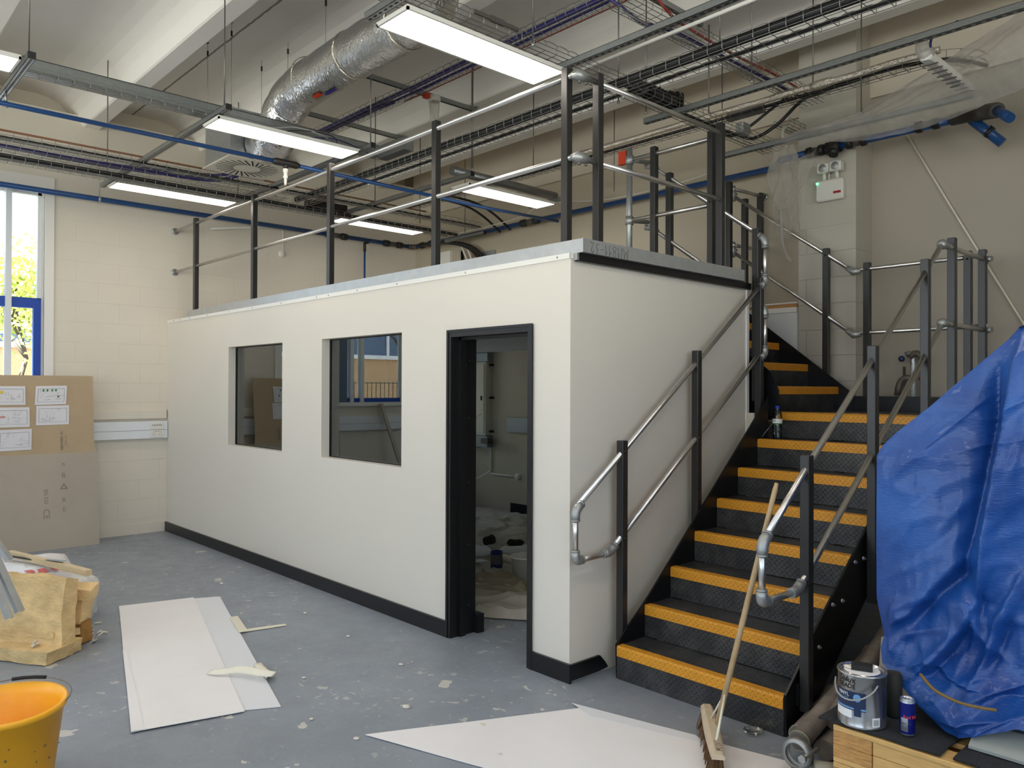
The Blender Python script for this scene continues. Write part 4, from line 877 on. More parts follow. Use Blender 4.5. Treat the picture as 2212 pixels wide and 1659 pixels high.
# ------------------------------------------------------------------ pipes
def pipe(name, label, pts, r, m_, cat='pipe', group=None, n=16):
    t = thing(name, label, cat, pts[0], group); MB().tube(pts, r, n).build('pipe', m_, t); return t
def coupling(t, a, b_, r):
    a, b_ = Vector(a), Vector(b_); d = (b_ - a).normalized(); L_ = (b_ - a).length
    MB().tube([a + d * L_ * 0.25, b_ - d * L_ * 0.25], r * 1.12, 16).build('coupling_body', 'fitting_grey', t)
    for p, s_ in ((a, 1), (b_, -1)):
        MB().tube([p, p + d * s_ * L_ * 0.04, p + d * s_ * L_ * 0.26, p + d * s_ * L_ * 0.30], r * 1.5, 12, rs=[r * 1.15, r * 1.5, r * 1.55, r * 1.3]).build('coupling_nut', 'fitting_black', t)
bp = pipe('blue_air_pipe', 'thick blue air pipe running round the left and back walls', [(-6.39, -4.5, 3.79), (-6.39, 3.40, 3.79)], 0.03, 'blue_pipe')
MB().tube([(-6.30, 3.475, 3.79), (-0.62, 3.475, 3.79), (-0.42, 3.235, 3.778), (-0.16, 3.2, 3.775)], 0.03, 16).build('pipe', 'blue_pipe', bp); MB().tube(arc((-6.39, 3.38, 3.79), (-6.39, 3.475, 3.79), (-6.28, 3.475, 3.79), 6), 0.036, 14).build('bend', 'fitting_grey', bp)
coupling(bp, (-6.39, 2.02, 3.79), (-6.39, 2.36, 3.79), 0.03); coupling(bp, (-6.39, 2.95, 3.79), (-6.39, 3.28, 3.79), 0.03)
coupling(bp, (-6.22, 3.475, 3.79), (-5.9, 3.475, 3.79), 0.03); coupling(bp, (-4.08, 3.475, 3.79), (-3.75, 3.475, 3.79), 0.03)
for y in (-0.79,): MB().tube([(-6.39, y, 3.83), (-6.39, y, 4.2)], 0.005, 6).tube([(-6.39, y - 0.012, 3.79), (-6.39, y + 0.012, 3.79)], 0.036, 14).build('pipe_clip', 'galv', bp)
for x in (-5.7, -2.33): MB().tube([(x - 0.012, 3.475, 3.79), (x + 0.012, 3.475, 3.79)], 0.036, 14).build('pipe_clip', 'galv', bp)
MB().tube([(-6.33, 2.80, 3.79), (-6.33, 2.63, 3.74)], 0.014, 10).build('branch_pipe', 'blue_pipe', bp); MB().tube([(-6.33, 2.60, 3.66), (-6.33, 2.60, 2.6)], 0.014, 10).build('drop_pipe', 'blue_pipe', bp)
MB().tube([(-6.33, 2.65, 3.75), (-6.33, 2.60, 3.73), (-6.33, 2.60, 3.62)], 0.022, 10).build('bend', 'fitting_black', bp)
b2 = pipe('thin_blue_air_pipe', 'thin blue air pipe under the lights with a brass hose drop by the diffuser', [(-3.22, -4.2, 3.65), (-3.20, -0.26, 3.65)], 0.0175, 'blue_pipe')
MB().tube([(-3.20, -0.08, 3.65), (-3.30, 2.2, 3.66), (-3.87, 3.44, 3.80)][:2] + [(-3.36, 3.40, 3.70)], 0.0175, 14).build('pipe', 'blue_pipe', b2)
MB().tube([(-3.20, -0.295, 3.65), (-3.20, -0.265, 3.65), (-3.20, -0.205, 3.65), (-3.20, -0.145, 3.65), (-3.20, -0.075, 3.65), (-3.20, -0.045, 3.65)], 0.03, 14, rs=[0.02, 0.031, 0.03, 0.03, 0.031, 0.02]).tube([(-3.20, -0.175, 3.65), (-3.20, -0.175, 3.60)], 0.022, 12).build('tee_fitting', 'fitting_black', b2)
MB().lathe([(0.022, 0.0), (0.022, -0.03), (0.016, -0.032), (0.016, -0.06), (0.02, -0.062), (0.02, -0.08), (0.012, -0.083), (0.014, -0.10), (0.011, -0.105), (0.013, -0.12), (0.009, -0.125), (0.011, -0.14), (0.0, -0.14)], (-3.20, -0.175, 3.60), 14).build('hose_connector', 'plastic_white', b2)
MB().tube([(-3.22, -2.24, 3.66), (-3.22, -2.24, 3.74)], 0.008, 8).tube([(-3.22, -2.255, 3.65), (-3.22, -2.225, 3.65)], 0.023, 14).build('pipe_clip', 'galv', b2)
pr = pipe('blue_air_pipe_right', 'blue air pipe emerging from the plastic sheet in front of the column', [(-0.02, 3.2, 3.775), (0.05, 3.2, 3.775)], 0.03, 'blue_pipe')
pr['label'] = 'blue air pipe with black valves crossing in front of the column to the right edge'
MB().tube([(0.0, 3.2, 3.775), (1.0, 3.2, 3.775)], 0.03, 16).build('pipe', 'blue_pipe', pr); coupling(pr, (-0.16, 3.2, 3.775), (0.0, 3.2, 3.775), 0.03); MB().tube([(0.02, 3.2, 3.775), (0.14, 3.2, 3.775)], 0.052, 16).tube([(0.09, 3.2, 3.775), (0.09, 3.17, 3.70)], 0.04, 14).build('valve_body', 'fitting_black', pr)
coupling(pr, (0.19, 3.2, 3.775), (0.36, 3.2, 3.775), 0.03); coupling(pr, (0.74, 3.2, 3.78), (0.92, 3.2, 3.78), 0.03)
MB().tube([(1.0, 3.2, 3.78), (1.16, 3.2, 3.78)] + arc((1.16, 3.2, 3.78), (1.32, 3.2, 3.78), (1.34, 3.1, 3.74), 5), 0.052, 16, rs=[0.046, 0.05, 0.052, 0.056, 0.058, 0.058, 0.056, 0.05]).build('bend', 'fitting_grey', pr)
MB().tube([(1.34, 3.1, 3.74), (1.46, 2.95, 3.62)], 0.035, 16).build('pipe', 'blue_pipe', pr); MB().tube([(1.13, 3.24, 3.76), (1.32, 3.30, 3.55)], 0.037, 16).build('pipe', 'blue_pipe', pr); MB().tube([(1.23, 3.27, 3.655), (1.25, 3.275, 3.635)], 0.044, 14).tube([(1.24, 3.24, 3.60), (1.24, 3.31, 3.70)], 0.008, 8).build('pipe_clip', 'fitting_black', pr)
fp = pipe('foil_wrapped_pipe', 'thin foil wrapped pipe running along the back wall', [(-2.2, 2.39, 4.02)] + [(-2.2 + i * 0.17, 2.39 + random.uniform(-.003, .003), 4.02 + random.uniform(-.003, .003)) for i in range(1, 20)] + [(1.19, 2.39, 4.02)], 0.025, 'foil_pipe')
MB().tube([(0.28, 2.39, 4.02), (0.33, 2.39, 4.02), (0.40, 2.39, 4.02), (0.44, 2.39, 4.02)], 0.034, 12, rs=[0.031, 0.036, 0.035, 0.031]).build('foil_joint', 'foil_pipe', fp)
pipe('white_conduit', 'straight white plastic pipe below the long slotted channel', [(-0.85, 0.66, 3.90), (2.3, 0.61, 3.90)], 0.0125, 'plastic_white'); 
pipe('copper_pipe', 'thin copper coloured pipe high along the left wall', [(-6.0, -4.5, 4.24), (-5.98, 3.4, 4.24)], 0.011, 'copper')
pipe('grey_duct_pipe', 'grey round duct behind the light over the deck', [(-3.0, 1.5, 3.87), (-3.02, 3.0, 3.87)], 0.045, 'strut')
pipe('white_surface_conduit', 'white conduit dropping down the left wall to a round box', [(-6.5, 0.5, 3.66), (-6.5, 1.30, 3.80), (-6.51, 1.46, 3.80), (-6.51, 1.462, 3.50)], 0.012, 'plastic_white')
jb = MB().lathe([(0.0, 0.03), (0.045, 0.03), (0.05, 0.0)], (XL, 1.46, 3.47), 18, 'x').build('junction_box', 'plastic_white'); tag(jb, 'small round white junction box high on the left wall', 'junction box')
wc_ = pipe('white_flex', 'loose white cable looping along the channel to the back wall pipe', smoothpath([(-5.2, 3.2, 3.76), (-4.5, 3.25, 3.78), (-3.9, 3.3, 3.82), (-3.6, 3.3, 3.9), (-3.2, 3.35, 3.90), (-2.8, 3.42, 3.85), (-2.3, 3.44, 3.83), (-1.7, 3.44, 3.84), (-1.2, 3.44, 3.88)], 5), 0.006, 'cable_white', 'cable', n=6)

# foil duct, plenum and swirl diffuser
du = thing('foil_duct', 'large crinkled foil insulated duct curving down into the swirl diffuser box', 'duct', (-2, -0.12, 4.3))
core = [(-0.94, -1.8, 4.40), (-0.94, -0.9, 4.39), (-0.96, -0.45, 4.36), (-1.08, -0.2, 4.33), (-1.35, -0.12, 4.31), (-1.9, -0.12, 4.30), (-2.8, -0.12, 4.28), (-3.10, -0.13, 4.24), (-3.28, -0.14, 4.14), (-3.36, -0.15, 4.02), (-3.42, -0.16, 3.94), (-3.52, -0.17, 3.90), (-3.66, -0.17, 3.90)]
sp_ = smoothpath(core, 14); mb = MB(); n_ = 40; vs = []; a = Vector((0, 1, 0))
for i, p in enumerate(sp_):
    t_ = (sp_[min(i + 1, len(sp_) - 1)] - sp_[max(i - 1, 0)]).normalized(); a = (a - t_ * a.dot(t_)).normalized(); b_ = t_.cross(a)
    for j in range(n_):
        th = 2 * pi * j / n_; dirv = a * math.cos(th) + b_ * math.sin(th)
        q_ = p + dirv * 0.175; rr = 0.176 + 0.006 * noise.noise(q_ * 4) + 0.0025 * noise.noise(q_ * 13) + 0.006 * abs(math.sin(i * 0.23)) 
        if i > len(sp_) - 18: rr *= 0.92
        vs.append(p + dirv * rr)
fs = [(i * n_ + j, i * n_ + (j + 1) % n_, (i + 1) * n_ + (j + 1) % n_, (i + 1) * n_ + j) for i in range(len(sp_) - 1) for j in range(n_)]
mb.add(vs, fs, True); mb.build('duct_body', 'foil', du)
for x in (-2.86, -2.2, -1.5):
    MB().lathe([(0.182, -0.013), (0.187, -0.009), (0.187, 0.009), (0.182, 0.013)], (x, -0.12, 4.295), 36, 'x').build('foil_strap', 'foil_pipe', du)
def lab_patch(x0, x1, th0, th1, m_):
    mb = MB(); mb.grid(lambda u, v: (x0 + (x1 - x0) * u, -0.12 - math.sin(th0 + (th1 - th0) * v) * 0.190, 4.29 - math.cos(th0 + (th1 - th0) * v) * 0.190), 4, 6); mb.build('printed_tape', m_, du)
lab_patch(-2.75, -2.63, 0.05, 0.30, 'orange'); lab_patch(-2.62, -2.45, -0.1, 0.1, 'purple_tape'); 
df = thing('swirl_diffuser', 'square white swirl diffuser with radial slots under a galvanised box', 'air diffuser', (-3.97, -0.17, 3.75))
cx_, cy_, hw = -3.96, -0.18, 0.30
MB().box(cx_ - 0.28, cx_ + 0.28, cy_ - 0.28, cy_ + 0.28, 3.765, 4.20).build('plenum_box', 'galv', df)
MB().box(cx_ - hw, cx_ + hw, cy_ - hw, cy_ + hw, 3.755, 3.765).build('face_plate', 'diffuser_white', df)
mb = MB()
for i in range(28):
    th = 2 * pi * i / 28; d = Vector((math.cos(th), math.sin(th), 0)); off = Vector((-d.y, d.x, 0)); p0 = Vector((cx_, cy_, 3.7545)) + d * 0.118 + off * 0.03; p1 = Vector((cx_, cy_, 3.7545)) + d * 0.278 - off * 0.01; w_ = Vector((-(p1 - p0).y, (p1 - p0).x, 0)).normalized() * 0.0075
    mb.add([p0 - w_, p0 + w_, p1 + w_, p1 - w_], [(0, 1, 2, 3)])
mb.build('slots', 'slot', df); MB().box(cx_ + 0.281, cx_ + 0.284, cy_ + 0.05, cy_ + 0.22, 3.85, 3.90).build('rating_label', 'label_white', df)
def wire_hanger(x, y, z0, z1, lab):
    t = thing('wire_hanger', lab, 'hanger', (x, y, z0), 'thin wire hangers of the foil duct and diffuser'); MB().tube([(x, y, z0), (x, y, z1)], 0.0018, 5).build('wire', 'rod', t)
    MB().tube([(x, y, z1 - 0.12), (x, y, z1 - 0.075)], 0.009, 8).build('gripper', 'fitting_black', t); MB().box(x - 0.02, x + 0.02, y - 0.006, y + 0.006, z1 - 0.004, z1).build('anchor', 'fitting_black', t)
for x, y, z0, w_ in ((-4.25, -0.44, 4.20, 'leftmost, on the diffuser box'), (-3.69, -0.45, 4.20, 'beside the threaded rod, on the diffuser box'), (-3.69, 0.09, 4.20, 'nearest the duct bend, on the diffuser box'), (-4.24, 0.09, 4.20, 'behind the duct bend, on the diffuser box'), (-2.62, -0.12, 4.48, 'on top of the foil duct, left one'), (-1.6, -0.12, 4.49, 'on top of the foil duct, by the largest light')):
    wire_hanger(x, y, z0, 4.95, 'thin wire hanger with black gripper, ' + w_)
# threaded rods
def rod(x, y, z0, z1, where):
    t = thing('hanger_rod', 'threaded steel rod ' + where, 'hanger rod', (x, y, z0), 'threaded rods hanging from the ceiling')
    MB().tube([(x, y, z0), (x, y, z1)], 0.005, 6).build('rod', 'rod', t); MB().box(x - 0.025, x + 0.025, y - 0.018, y + 0.018, z1 - 0.006, z1).tube([(x, y, z0 - 0.006), (x, y, z0 + 0.012)], 0.010, 6).build('nuts_and_plate', 'galv', t)
for x, y, z0, z1, w_ in ((-2.53, -2.24, 3.77, 4.95, 'above the black capped channel end at the far left'), (-2.56, -0.985, 3.77, 4.60, 'above the channel end at the near end of the diffuser light'), (-2.56, 0.275, 3.77, 4.95, 'above the channel end at the far end of the diffuser light'),
    (-0.24, -0.08, 3.76, 4.95, 'above the tray beside the largest light'), (-0.47, 1.0, 3.75, 4.95, 'passing the clamp on the white pipe'), (-0.50, 1.36, 3.77, 4.95, 'holding the capped end of the longest slotted channel'), (-0.06, 1.66, 4.17, 4.95, 'down to the red cable tray'),
    (-0.67, 2.665, 3.77, 4.60, 'holding the channel under the plastic sheet'), (0.35, 1.40, 3.77, 4.95, 'midway along the longest slotted channel'), (-2.324, 3.19, 3.83, 4.95, 'beside the back wall blue pipe between the corner posts'), (-2.56, 1.40, 3.77, 4.95, 'left of the pair at the light over the deck'),
    (-2.95, 2.585, 4.03, 4.95, 'holding the back wall tray above the light over the deck'), (-2.67, 1.48, 3.77, 4.95, 'right of the pair at the light over the deck'), (-5.1, -1.07, 3.72, 4.95, 'above the trays by the left window'), (0.60, 2.53, 3.77, 4.95, 'in front of the column top'),
    (-4.87, 3.21, 3.75, 4.95, 'holding the channel over the cable riser'), (-4.76, 2.40, 3.74, 4.95, 'above the left wall trays near the far corner'), (-4.3, 1.45, 3.77, 4.95, 'midway on the channel between the two farthest lights'), (-5.2, 0.275, 3.77, 4.95, 'at the far end of the light nearest the left wall'),
    (-5.4, -0.985, 3.77, 4.95, 'at the near end of the light nearest the left wall'), (-0.75, 2.58, 4.05, 4.95, 'holding the back wall tray left of the curved black cables'), (0.2, 2.58, 4.05, 4.95, 'holding the back wall tray above the plastic sheet')):
    rod(x, y, z0, z1, w_)
# smoke detector in a plastic bag
sd = thing('bagged_smoke_detector', 'smoke detector sealed in a clear bag hanging under a ceiling channel', 'smoke detector', (-3.0, 1.28, 4.5))
MB().lathe([(0.0, 0.0), (0.06, 0.0), (0.062, -0.05), (0.05, -0.055)], (-3.0, 1.28, 4.55), 20).build('base', 'plastic_white', sd)
mb = MB(); mb.grid(lambda u, v: (-3.0 + (0.052 - 0.012 * v + 0.004 * math.sin(u * 12 * pi)) * math.cos(u * 2 * pi), 1.28 + (0.052 - 0.012 * v + 0.004 * math.sin(u * 12 * pi)) * math.sin(u * 2 * pi), 4.495 - 0.17 * v + 0.01 * math.sin(u * 9)), 36, 6); mb.build('bag', 'film_bag', sd)
MB().box(-3.03, -2.97, 1.16, 1.21, 4.51, 4.55).build('red_connector', 'orange', sd)
MB().tube(smoothpath([(-2.9, 0.86, 4.37), (-2.95, 1.0, 4.46), (-3.0, 1.12, 4.52), (-3.0, 1.18, 4.53)]), 0.004, 6).build('red_lead', 'cable_red', sd)
# black connector blocks on trays
cbk = thing('black_connector_block', 'stack of black wiring connectors on the tray beyond the deck corner posts', 'connector', (-0.2, 1.3, 3.76))
random.seed(4)
mb = MB().box(-0.40, -0.28, 1.18, 1.50, 3.80, 3.85).box(-0.38, -0.31, 1.0, 1.14, 3.80, 3.88)
for i in range(10): mb.box(-0.39, -0.29, 1.19 + i * 0.03, 1.205 + i * 0.03, 3.85, 3.87 + random.uniform(0, 0.02))
mb.box(-0.39, -0.28, 1.46, 1.53, 3.80, 3.90); mb.build('connector_body', 'fitting_black', cbk); MB().tube(arc((-0.28, 1.32, 3.86), (-0.25, 1.42, 3.93), (-0.28, 1.5, 3.87), 6), 0.003, 5).build('grey_lead', 'cable_grey', cbk)
cb2 = thing('black_connector_unit', 'black wiring unit with an orange plug on the tray near the left wall', 'connector', (-4.8, 1.25, 3.76))
MB().box(-5.0, -4.88, 1.0, 1.45, 3.742, 3.83).tube([(-4.94, 0.95, 3.78), (-4.94, 1.0, 3.78)], 0.045, 12).build('connector_body', 'fitting_black', cb2); MB().box(-4.97, -4.90, 1.12, 1.22, 3.83, 3.90).box(-4.95, -4.90, 1.40, 1.46, 3.70, 3.75).build('orange_plug', 'orange', cb2)
gb = MB().bbox(-0.35, -0.28, 2.35, 2.48, 3.80, 3.89, 0.01).build('grey_socket_box', 'casting'); tag(gb, 'grey round-fronted socket box in the tray by the upper rail post', 'socket box')
# yellow marker on tray over the nearest light and tray joint
mk = MB().box(-0.268, -0.252, -0.98, -0.80, 3.815, 3.85).build('yellow_tray_label', 'yellow_mark'); tag(mk, 'yellow label strip on the tray edge above the largest light', 'label')
jk = MB().box(-0.266, -0.254, -0.52, -0.18, 3.815, 3.838).box(-0.27, -0.25, -0.40, -0.30, 3.81, 3.842).build('tray_joint_clip', 'fitting_grey'); tag(jk, 'dark joint clip on the tray edge above the largest light', 'clip')

# cable riser on the back wall
rs_ = thing('cable_riser', 'perforated vertical tray of black and grey cables dropping down the back wall', 'cable riser', (-4.9, 3.55, 2.6))
MB().box(-5.2, -4.72, 3.60, 3.615, 2.5, 3.56).build('perforated_tray', 'galv', rs_)
mb = MB()
for x in (-5.0, -4.95, -4.9, -4.85):
    z = 2.6
    while z < 3.5: mb.box(x - 0.008, x + 0.008, 3.598, 3.60, z, z + 0.022); z += 0.04
mb.build('slots', 'slot', rs_)
for i, x in enumerate((-4.86, -4.81, -4.76)): MB().tube(smoothpath([(x + 0.02, 3.57, 2.5), (x, 3.57, 3.0), (x - 0.06, 3.56, 3.35), (x - 0.25, 3.5, 3.60), (x - 0.6, 3.4, 3.72), (x - 1.0, 3.2, 3.72)], 5), 0.019, 8).build('cable', 'cable_black', rs_)
MB().tube([(-5.36, 3.57, 2.5), (-5.36, 3.57, 3.62)], 0.022, 8).build('cable', 'cable_black', rs_); MB().tube([(-5.27, 3.57, 2.5), (-5.27, 3.57, 3.5), (-5.30, 3.5, 3.68)], 0.016, 8).build('cable', 'cable_white', rs_)
MB().tube([(-5.10, 3.57, 2.5), (-5.10, 3.57, 3.5), (-5.14, 3.5, 3.68)], 0.014, 8).build('cable', 'copper', rs_); MB().tube([(-5.17, 3.57, 2.5), (-5.17, 3.57, 3.5), (-5.2, 3.5, 3.68)], 0.014, 8).build('cable', 'cable_white', rs_)
ct = MB().box(-5.86, -5.64, 3.57, 3.62, 2.5, 3.66).build('white_vertical_trunking', 'trim_white'); tag(ct, 'white vertical cable trunking on the back wall beside the cable riser', 'trunking')
tb = MB().tube(smoothpath([(-4.6, 2.5, 4.05), (-4.5, 2.9, 4.0), (-4.48, 3.2, 3.9), (-4.5, 3.5, 3.75)], 5), 0.015, 8).tube(smoothpath([(-4.4, 2.5, 4.05), (-4.3, 2.9, 4.0), (-4.28, 3.2, 3.9), (-4.3, 3.5, 3.75)], 5), 0.015, 8).build('drooping_black_cables', 'cable_black'); tag(tb, 'pair of black cables drooping from the back wall tray', 'cable')

# ------------------------------------------------------------------ things on the column and right wall
em_ = thing('emergency_light', 'twin-spot emergency light unit with a red label and green indicator on the column', 'emergency light', (0, 3.3, 3.4))
MB().bbox(-0.10, 0.14, 3.24, 3.298, 3.34, 3.52, 0.012).build('housing', 'plastic_white', em_); MB().box(0.06, 0.125, 3.237, 3.24, 3.39, 3.41).build('red_label', 'red', em_)
for x in (-0.02, 0.09):
    MB().bbox(x - 0.055, x + 0.05, 3.20, 3.28, 3.575, 3.66, 0.01).build('lamp_head', 'plastic_white', em_); MB().lathe([(0.0, -0.004), (0.03, -0.004), (0.034, 0.0)], (x, 3.199, 3.617), 16, 'y').build('lens', 'casting', em_)
    MB().tube([(x, 3.25, 3.52), (x, 3.24, 3.58)], 0.016, 10).build('swivel', 'plastic_white', em_)
MB().sphere((-0.085, 3.236, 3.50), 0.008, 8, 6).build('green_indicator', 'green_led', em_)
pipe('column_conduit', 'thin white conduit up the face of the column above the emergency light', [(0.0, 3.288, 3.52), (0.0, 3.288, 3.74)], 0.009, 'plastic_white')
pipe('diagonal_wall_rope', 'tan rope running diagonally down the back wall at the right', [(0.50, YB - 0.02, 3.92), (0.95, YB - 0.02, 3.04), (1.38, YB - 0.02, 2.216), (1.75, YB - 0.02, 1.55)], 0.009, 'tape', 'rope', n=6)
vp = thing('valve_pipework', 'grey pipe with bends and a blue handled tap behind the landing kick plate', 'pipework', (0.62, 3.5, 1.5))
MB().tube([(0.62, 3.5, 0.0), (0.62, 3.5, 1.92)] + arc((0.62, 3.5, 1.92), (0.62, 3.5, 2.04), (0.56, 3.5, 2.0), 4), 0.024, 12).build('pipe', 'galv', vp); MB().tube([(0.55, 3.5, 1.3), (0.545, 3.5, 1.9)], 0.012, 10).build('hose', 'fitting_grey', vp)
MB().tube(arc((0.60, 3.49, 1.97), (0.64, 3.49, 2.06), (0.70, 3.49, 1.95), 6), 0.026, 12).build('bend', 'pipe_old', vp); MB().tube(arc((0.49, 3.5, 1.66), (0.50, 3.5, 1.84), (0.6, 3.5, 1.80), 6), 0.026, 12).build('bend', 'pipe_old', vp); MB().sphere((0.54, 3.46, 1.965), 0.026, 10, 8).build('blue_knob', 'label_navy', vp); MB().sphere((0.68, 3.47, 1.80), 0.014, 10, 8).build('red_knob', 'red', vp)
wl = thing('wrapped_light_fitting', 'unlit strip light partly behind the hanging plastic at the end of the foil pipe', 'light', (1.36, 2.2, 3.7))
MB().bbox(1.33, 1.40, 1.62, 2.40, 3.675, 3.73, 0.012).build('body', 'plastic_white', wl); MB().tube([(1.36, 1.66, 3.72), (1.36, 1.6, 3.74), (1.36, 1.54, 3.80)], 0.05, 10, rs=[0.05, 0.045, 0.02]).build('loose_wrapping', 'film', wl)
mb = MB()
for i in range(9): mb.box(1.322, 1.408, 1.70 + i * 0.08, 1.71 + i * 0.08, 3.668, 3.674)
mb.build('louvres', 'fitting_grey', wl)
pipe('blue_hooked_cable', 'short dark blue cable stub above the wrapped light', smoothpath([(1.40, 1.60, 3.73), (1.42, 1.58, 3.78), (1.50, 1.56, 3.80), (1.57, 1.54, 3.81)], 4), 0.008, 'cable_purple', 'cable', n=6)

# hanging polythene sheet: gathered at the column, slung up to the right
ps = thing('hanging_plastic_sheet', 'translucent plastic sheet slung from the ceiling channel across the column to the top right', 'plastic sheet', (0.6, 2.7, 3.6))
top = smoothpath([(-0.20, 2.70, 3.74), (-0.111, 2.68, 3.776), (0.176, 2.66, 3.80), (0.534, 2.60, 3.805), (0.843, 2.50, 3.85), (1.097, 2.40, 3.90), (1.444, 2.20, 3.93), (1.78, 2.0, 3.95), (2.2, 1.75, 4.05)], 10)
bot = smoothpath([(-0.20, 2.68, 3.70), (-0.111, 2.66, 3.72), (0.176, 2.64, 3.69), (0.534, 2.58, 3.59), (0.907, 2.48, 3.525), (1.244, 2.38, 3.53), (1.549, 2.18, 3.515), (1.78, 1.98, 3.48), (2.2, 1.7, 3.50)], 10)
def shf(u, v):
    k = u * (len(top) - 1); i = min(int(k), len(top) - 2); f = k - i; a = top[i].lerp(top[i+1], f); b_ = bot[i].lerp(bot[i+1], f); sag = math.sin(v * pi)
    p = a.lerp(b_, v) + Vector((0, -0.10 * sag * min(1, u * 3), 0.01 * sag)); w_ = 0.035 * math.sin(v * 9 + u * 5 + 1.5 * math.sin(u * 7)) * sag * (0.4 + u) + 0.012 * math.sin(v * 31 + u * 17)
    p += Vector((0.2, -0.6, 0.4)) * w_; p += Vector((0, 0, 0.012)) * noise.noise(p * 9); return p
MB().grid(shf, 90, 44).build('slung_sheet', 'film', ps)
def shd(u, v):
    th = u * 2 * pi; r = 0.08 + 0.06 * min(1, v * 3) - 0.15 * max(0, v - 0.35); r = max(0.02, r) * (1 + 0.14 * math.sin(th * 5 + v * 3) + 0.04 * math.sin(th * 11 - v * 6))
    return Vector((-0.13 + 0.11 * v * v + r * math.cos(th) * 1.0, 2.72 + r * math.sin(th) * 0.6, 3.73 - 0.72 * v + 0.02 * math.sin(th * 3)))
MB().grid(shd, 80, 34).build('hanging_tail', 'film_tail', ps)
def shs(u, v):
    a = Vector((-0.22, 2.66, 3.62)).lerp(Vector((0.12, 2.74, 3.64)), u); w_ = 1 - v * 0.75; p = Vector((-0.14, 2.70, 0)) + (a - Vector((-0.14, 2.70, 0))) * 1.0; x = -0.14 + (a.x + 0.14) * w_ + 0.02 * math.sin(v * 8)
    return Vector((x, a.y + 0.03 * math.sin(u * 14 + v * 4), a.z - 0.62 * v - 0.06 * math.sin(u * pi)))
MB().grid(shs, 40, 30).build('loose_flap', 'film_tail', ps)
MB().tube(smoothpath([(-0.12, 2.68, 3.2), (-0.10, 2.66, 2.95), (-0.04, 2.62, 2.8), (0.02, 2.6, 2.73)], 5), 0.012, 8, rs=None).build('twisted_end', 'film', ps)
pipe('beige_hose', 'short beige hose drooping from the tray stub by the column', smoothpath([(-0.29, 3.1, 4.02), (-0.24, 2.95, 3.96), (-0.20, 2.85, 3.86), (-0.12, 2.78, 3.74)], 4), 0.014, 'cable_white', 'hose', n=8)

# ------------------------------------------------------------------ left wall: trunking, boards, papers
tw = thing('dado_trunking', 'grey-white dado trunking with sockets along the left block wall', 'trunking', (XL, -0.6, 1.2))
MB().bbox(XL, XL + 0.06, -8.0, -0.005, 1.105, 1.305, 0.004).build('trunking_body', 'window_frame', tw); MB().box(XL + 0.055, XL + 0.0615, -8.0, -0.005, 1.20, 1.203).build('seam', 'ink', tw)
s1 = MB().bbox(XL + 0.06, XL + 0.072, -0.205, -0.055, 1.21, 1.292, 0.003).build('switch_plate', 'plastic_white', tw); s2 = MB().bbox(XL + 0.06, XL + 0.072, -0.205, -0.055, 1.118, 1.202, 0.003).build('socket_plate', 'plastic_white', tw)
mb = MB()
for i in range(6): mb.box(XL + 0.072, XL + 0.073, -0.185 + i * 0.019, -0.173 + i * 0.019, 1.255, 1.265)
mb.build('switches', 'ink', s1); mb = MB()
for y in (-0.168, -0.092):
    for dy, dz in ((0, 0.022), (-0.012, -0.006), (0.012, -0.006)): mb.box(XL + 0.072, XL + 0.073, y + dy - 0.003, y + dy + 0.003, 1.15 + dz, 1.16 + dz)
mb.box(XL + 0.072, XL + 0.074, -0.15, -0.14, 1.185, 1.192); mb.box(XL + 0.072, XL + 0.074, -0.12, -0.11, 1.185, 1.192); mb.build('socket_holes', 'red', s2)
lg = MB().bbox(XL, XL + 0.045, -1.25, -0.01, 1.335, 1.44, 0.006).build('painted_ledge', 'block_left'); tag(lg, 'cream painted ledge on the left wall just above the trunking', 'ledge')
def lean(x_top, x_bot, y0, y1, z1, th, name, m_, parent):
    d = Vector((x_top - x_bot, 0, z1)).normalized(); nrm = Vector((d.z, 0, -d.x)); a = Vector((x_bot, y0, 0.0)); b_ = Vector((x_top, y0, z1)); mb = MB()
    vs = [a, a + Vector((0, y1 - y0, 0)), b_ + Vector((0, y1 - y0, 0)), b_]; vs2 = [v - nrm * th for v in vs]
    mb.add(vs + vs2, [(0, 1, 2, 3), (7, 6, 5, 4), (0, 4, 5, 1), (1, 5, 6, 2), (2, 6, 7, 3), (3, 7, 4, 0)]); mb.mi[:] = [0] + [1] * 5; return mb.build(name, [m_, 'board_edge'], parent)
bd = thing('brown_plasterboard', 'tall brown plasterboard sheet leaning on the left wall under the window', 'plasterboard', (-6.3, -2.0, 0))
lean(-6.40, -6.22, -2.042, -0.842, 1.825, 0.0125, 'sheet', 'board_brown', bd)
bd2 = thing('grey_plasterboard', 'shorter grey-backed plasterboard sheet leaning in front of the brown one', 'plasterboard', (-6.2, -2.0, 0))
lean(-6.315, -6.19, -2.018, -0.818, 0.995, 0.0125, 'sheet', 'board_grey', bd2)
bar_later = True
def onboard(y, z, xb=-6.22, xt=-6.40, zt=1.825, off=0.002): # point on leaning board
    return Vector((xb + (xt - xb) * z / zt + off, y, z))
bup = Vector((-0.18, 0, 1.825)).normalized(); bn_ = Vector((bup.z, 0, -bup.x))
b2up = Vector((-0.125, 0, 0.995)).normalized(); b2n = Vector((b2up.z, 0, -b2up.x))
def mark(txt, size, y, z, rot, m_, par, second=False):
    o_ = onboard(y, z, -6.19, -6.315, 0.995) if second else onboard(y, z); up_, nn = (b2up, b2n) if second else (bup, bn_)
    side = Vector((0, 1, 0)); c_, s_ = math.cos(rot), math.sin(rot)
    mx = frame(o_, side * c_ + up_ * s_, up_ * c_ - side * s_, nn); text_mb(txt, size, mx, 0.0004).build('printed_mark', m_, par)
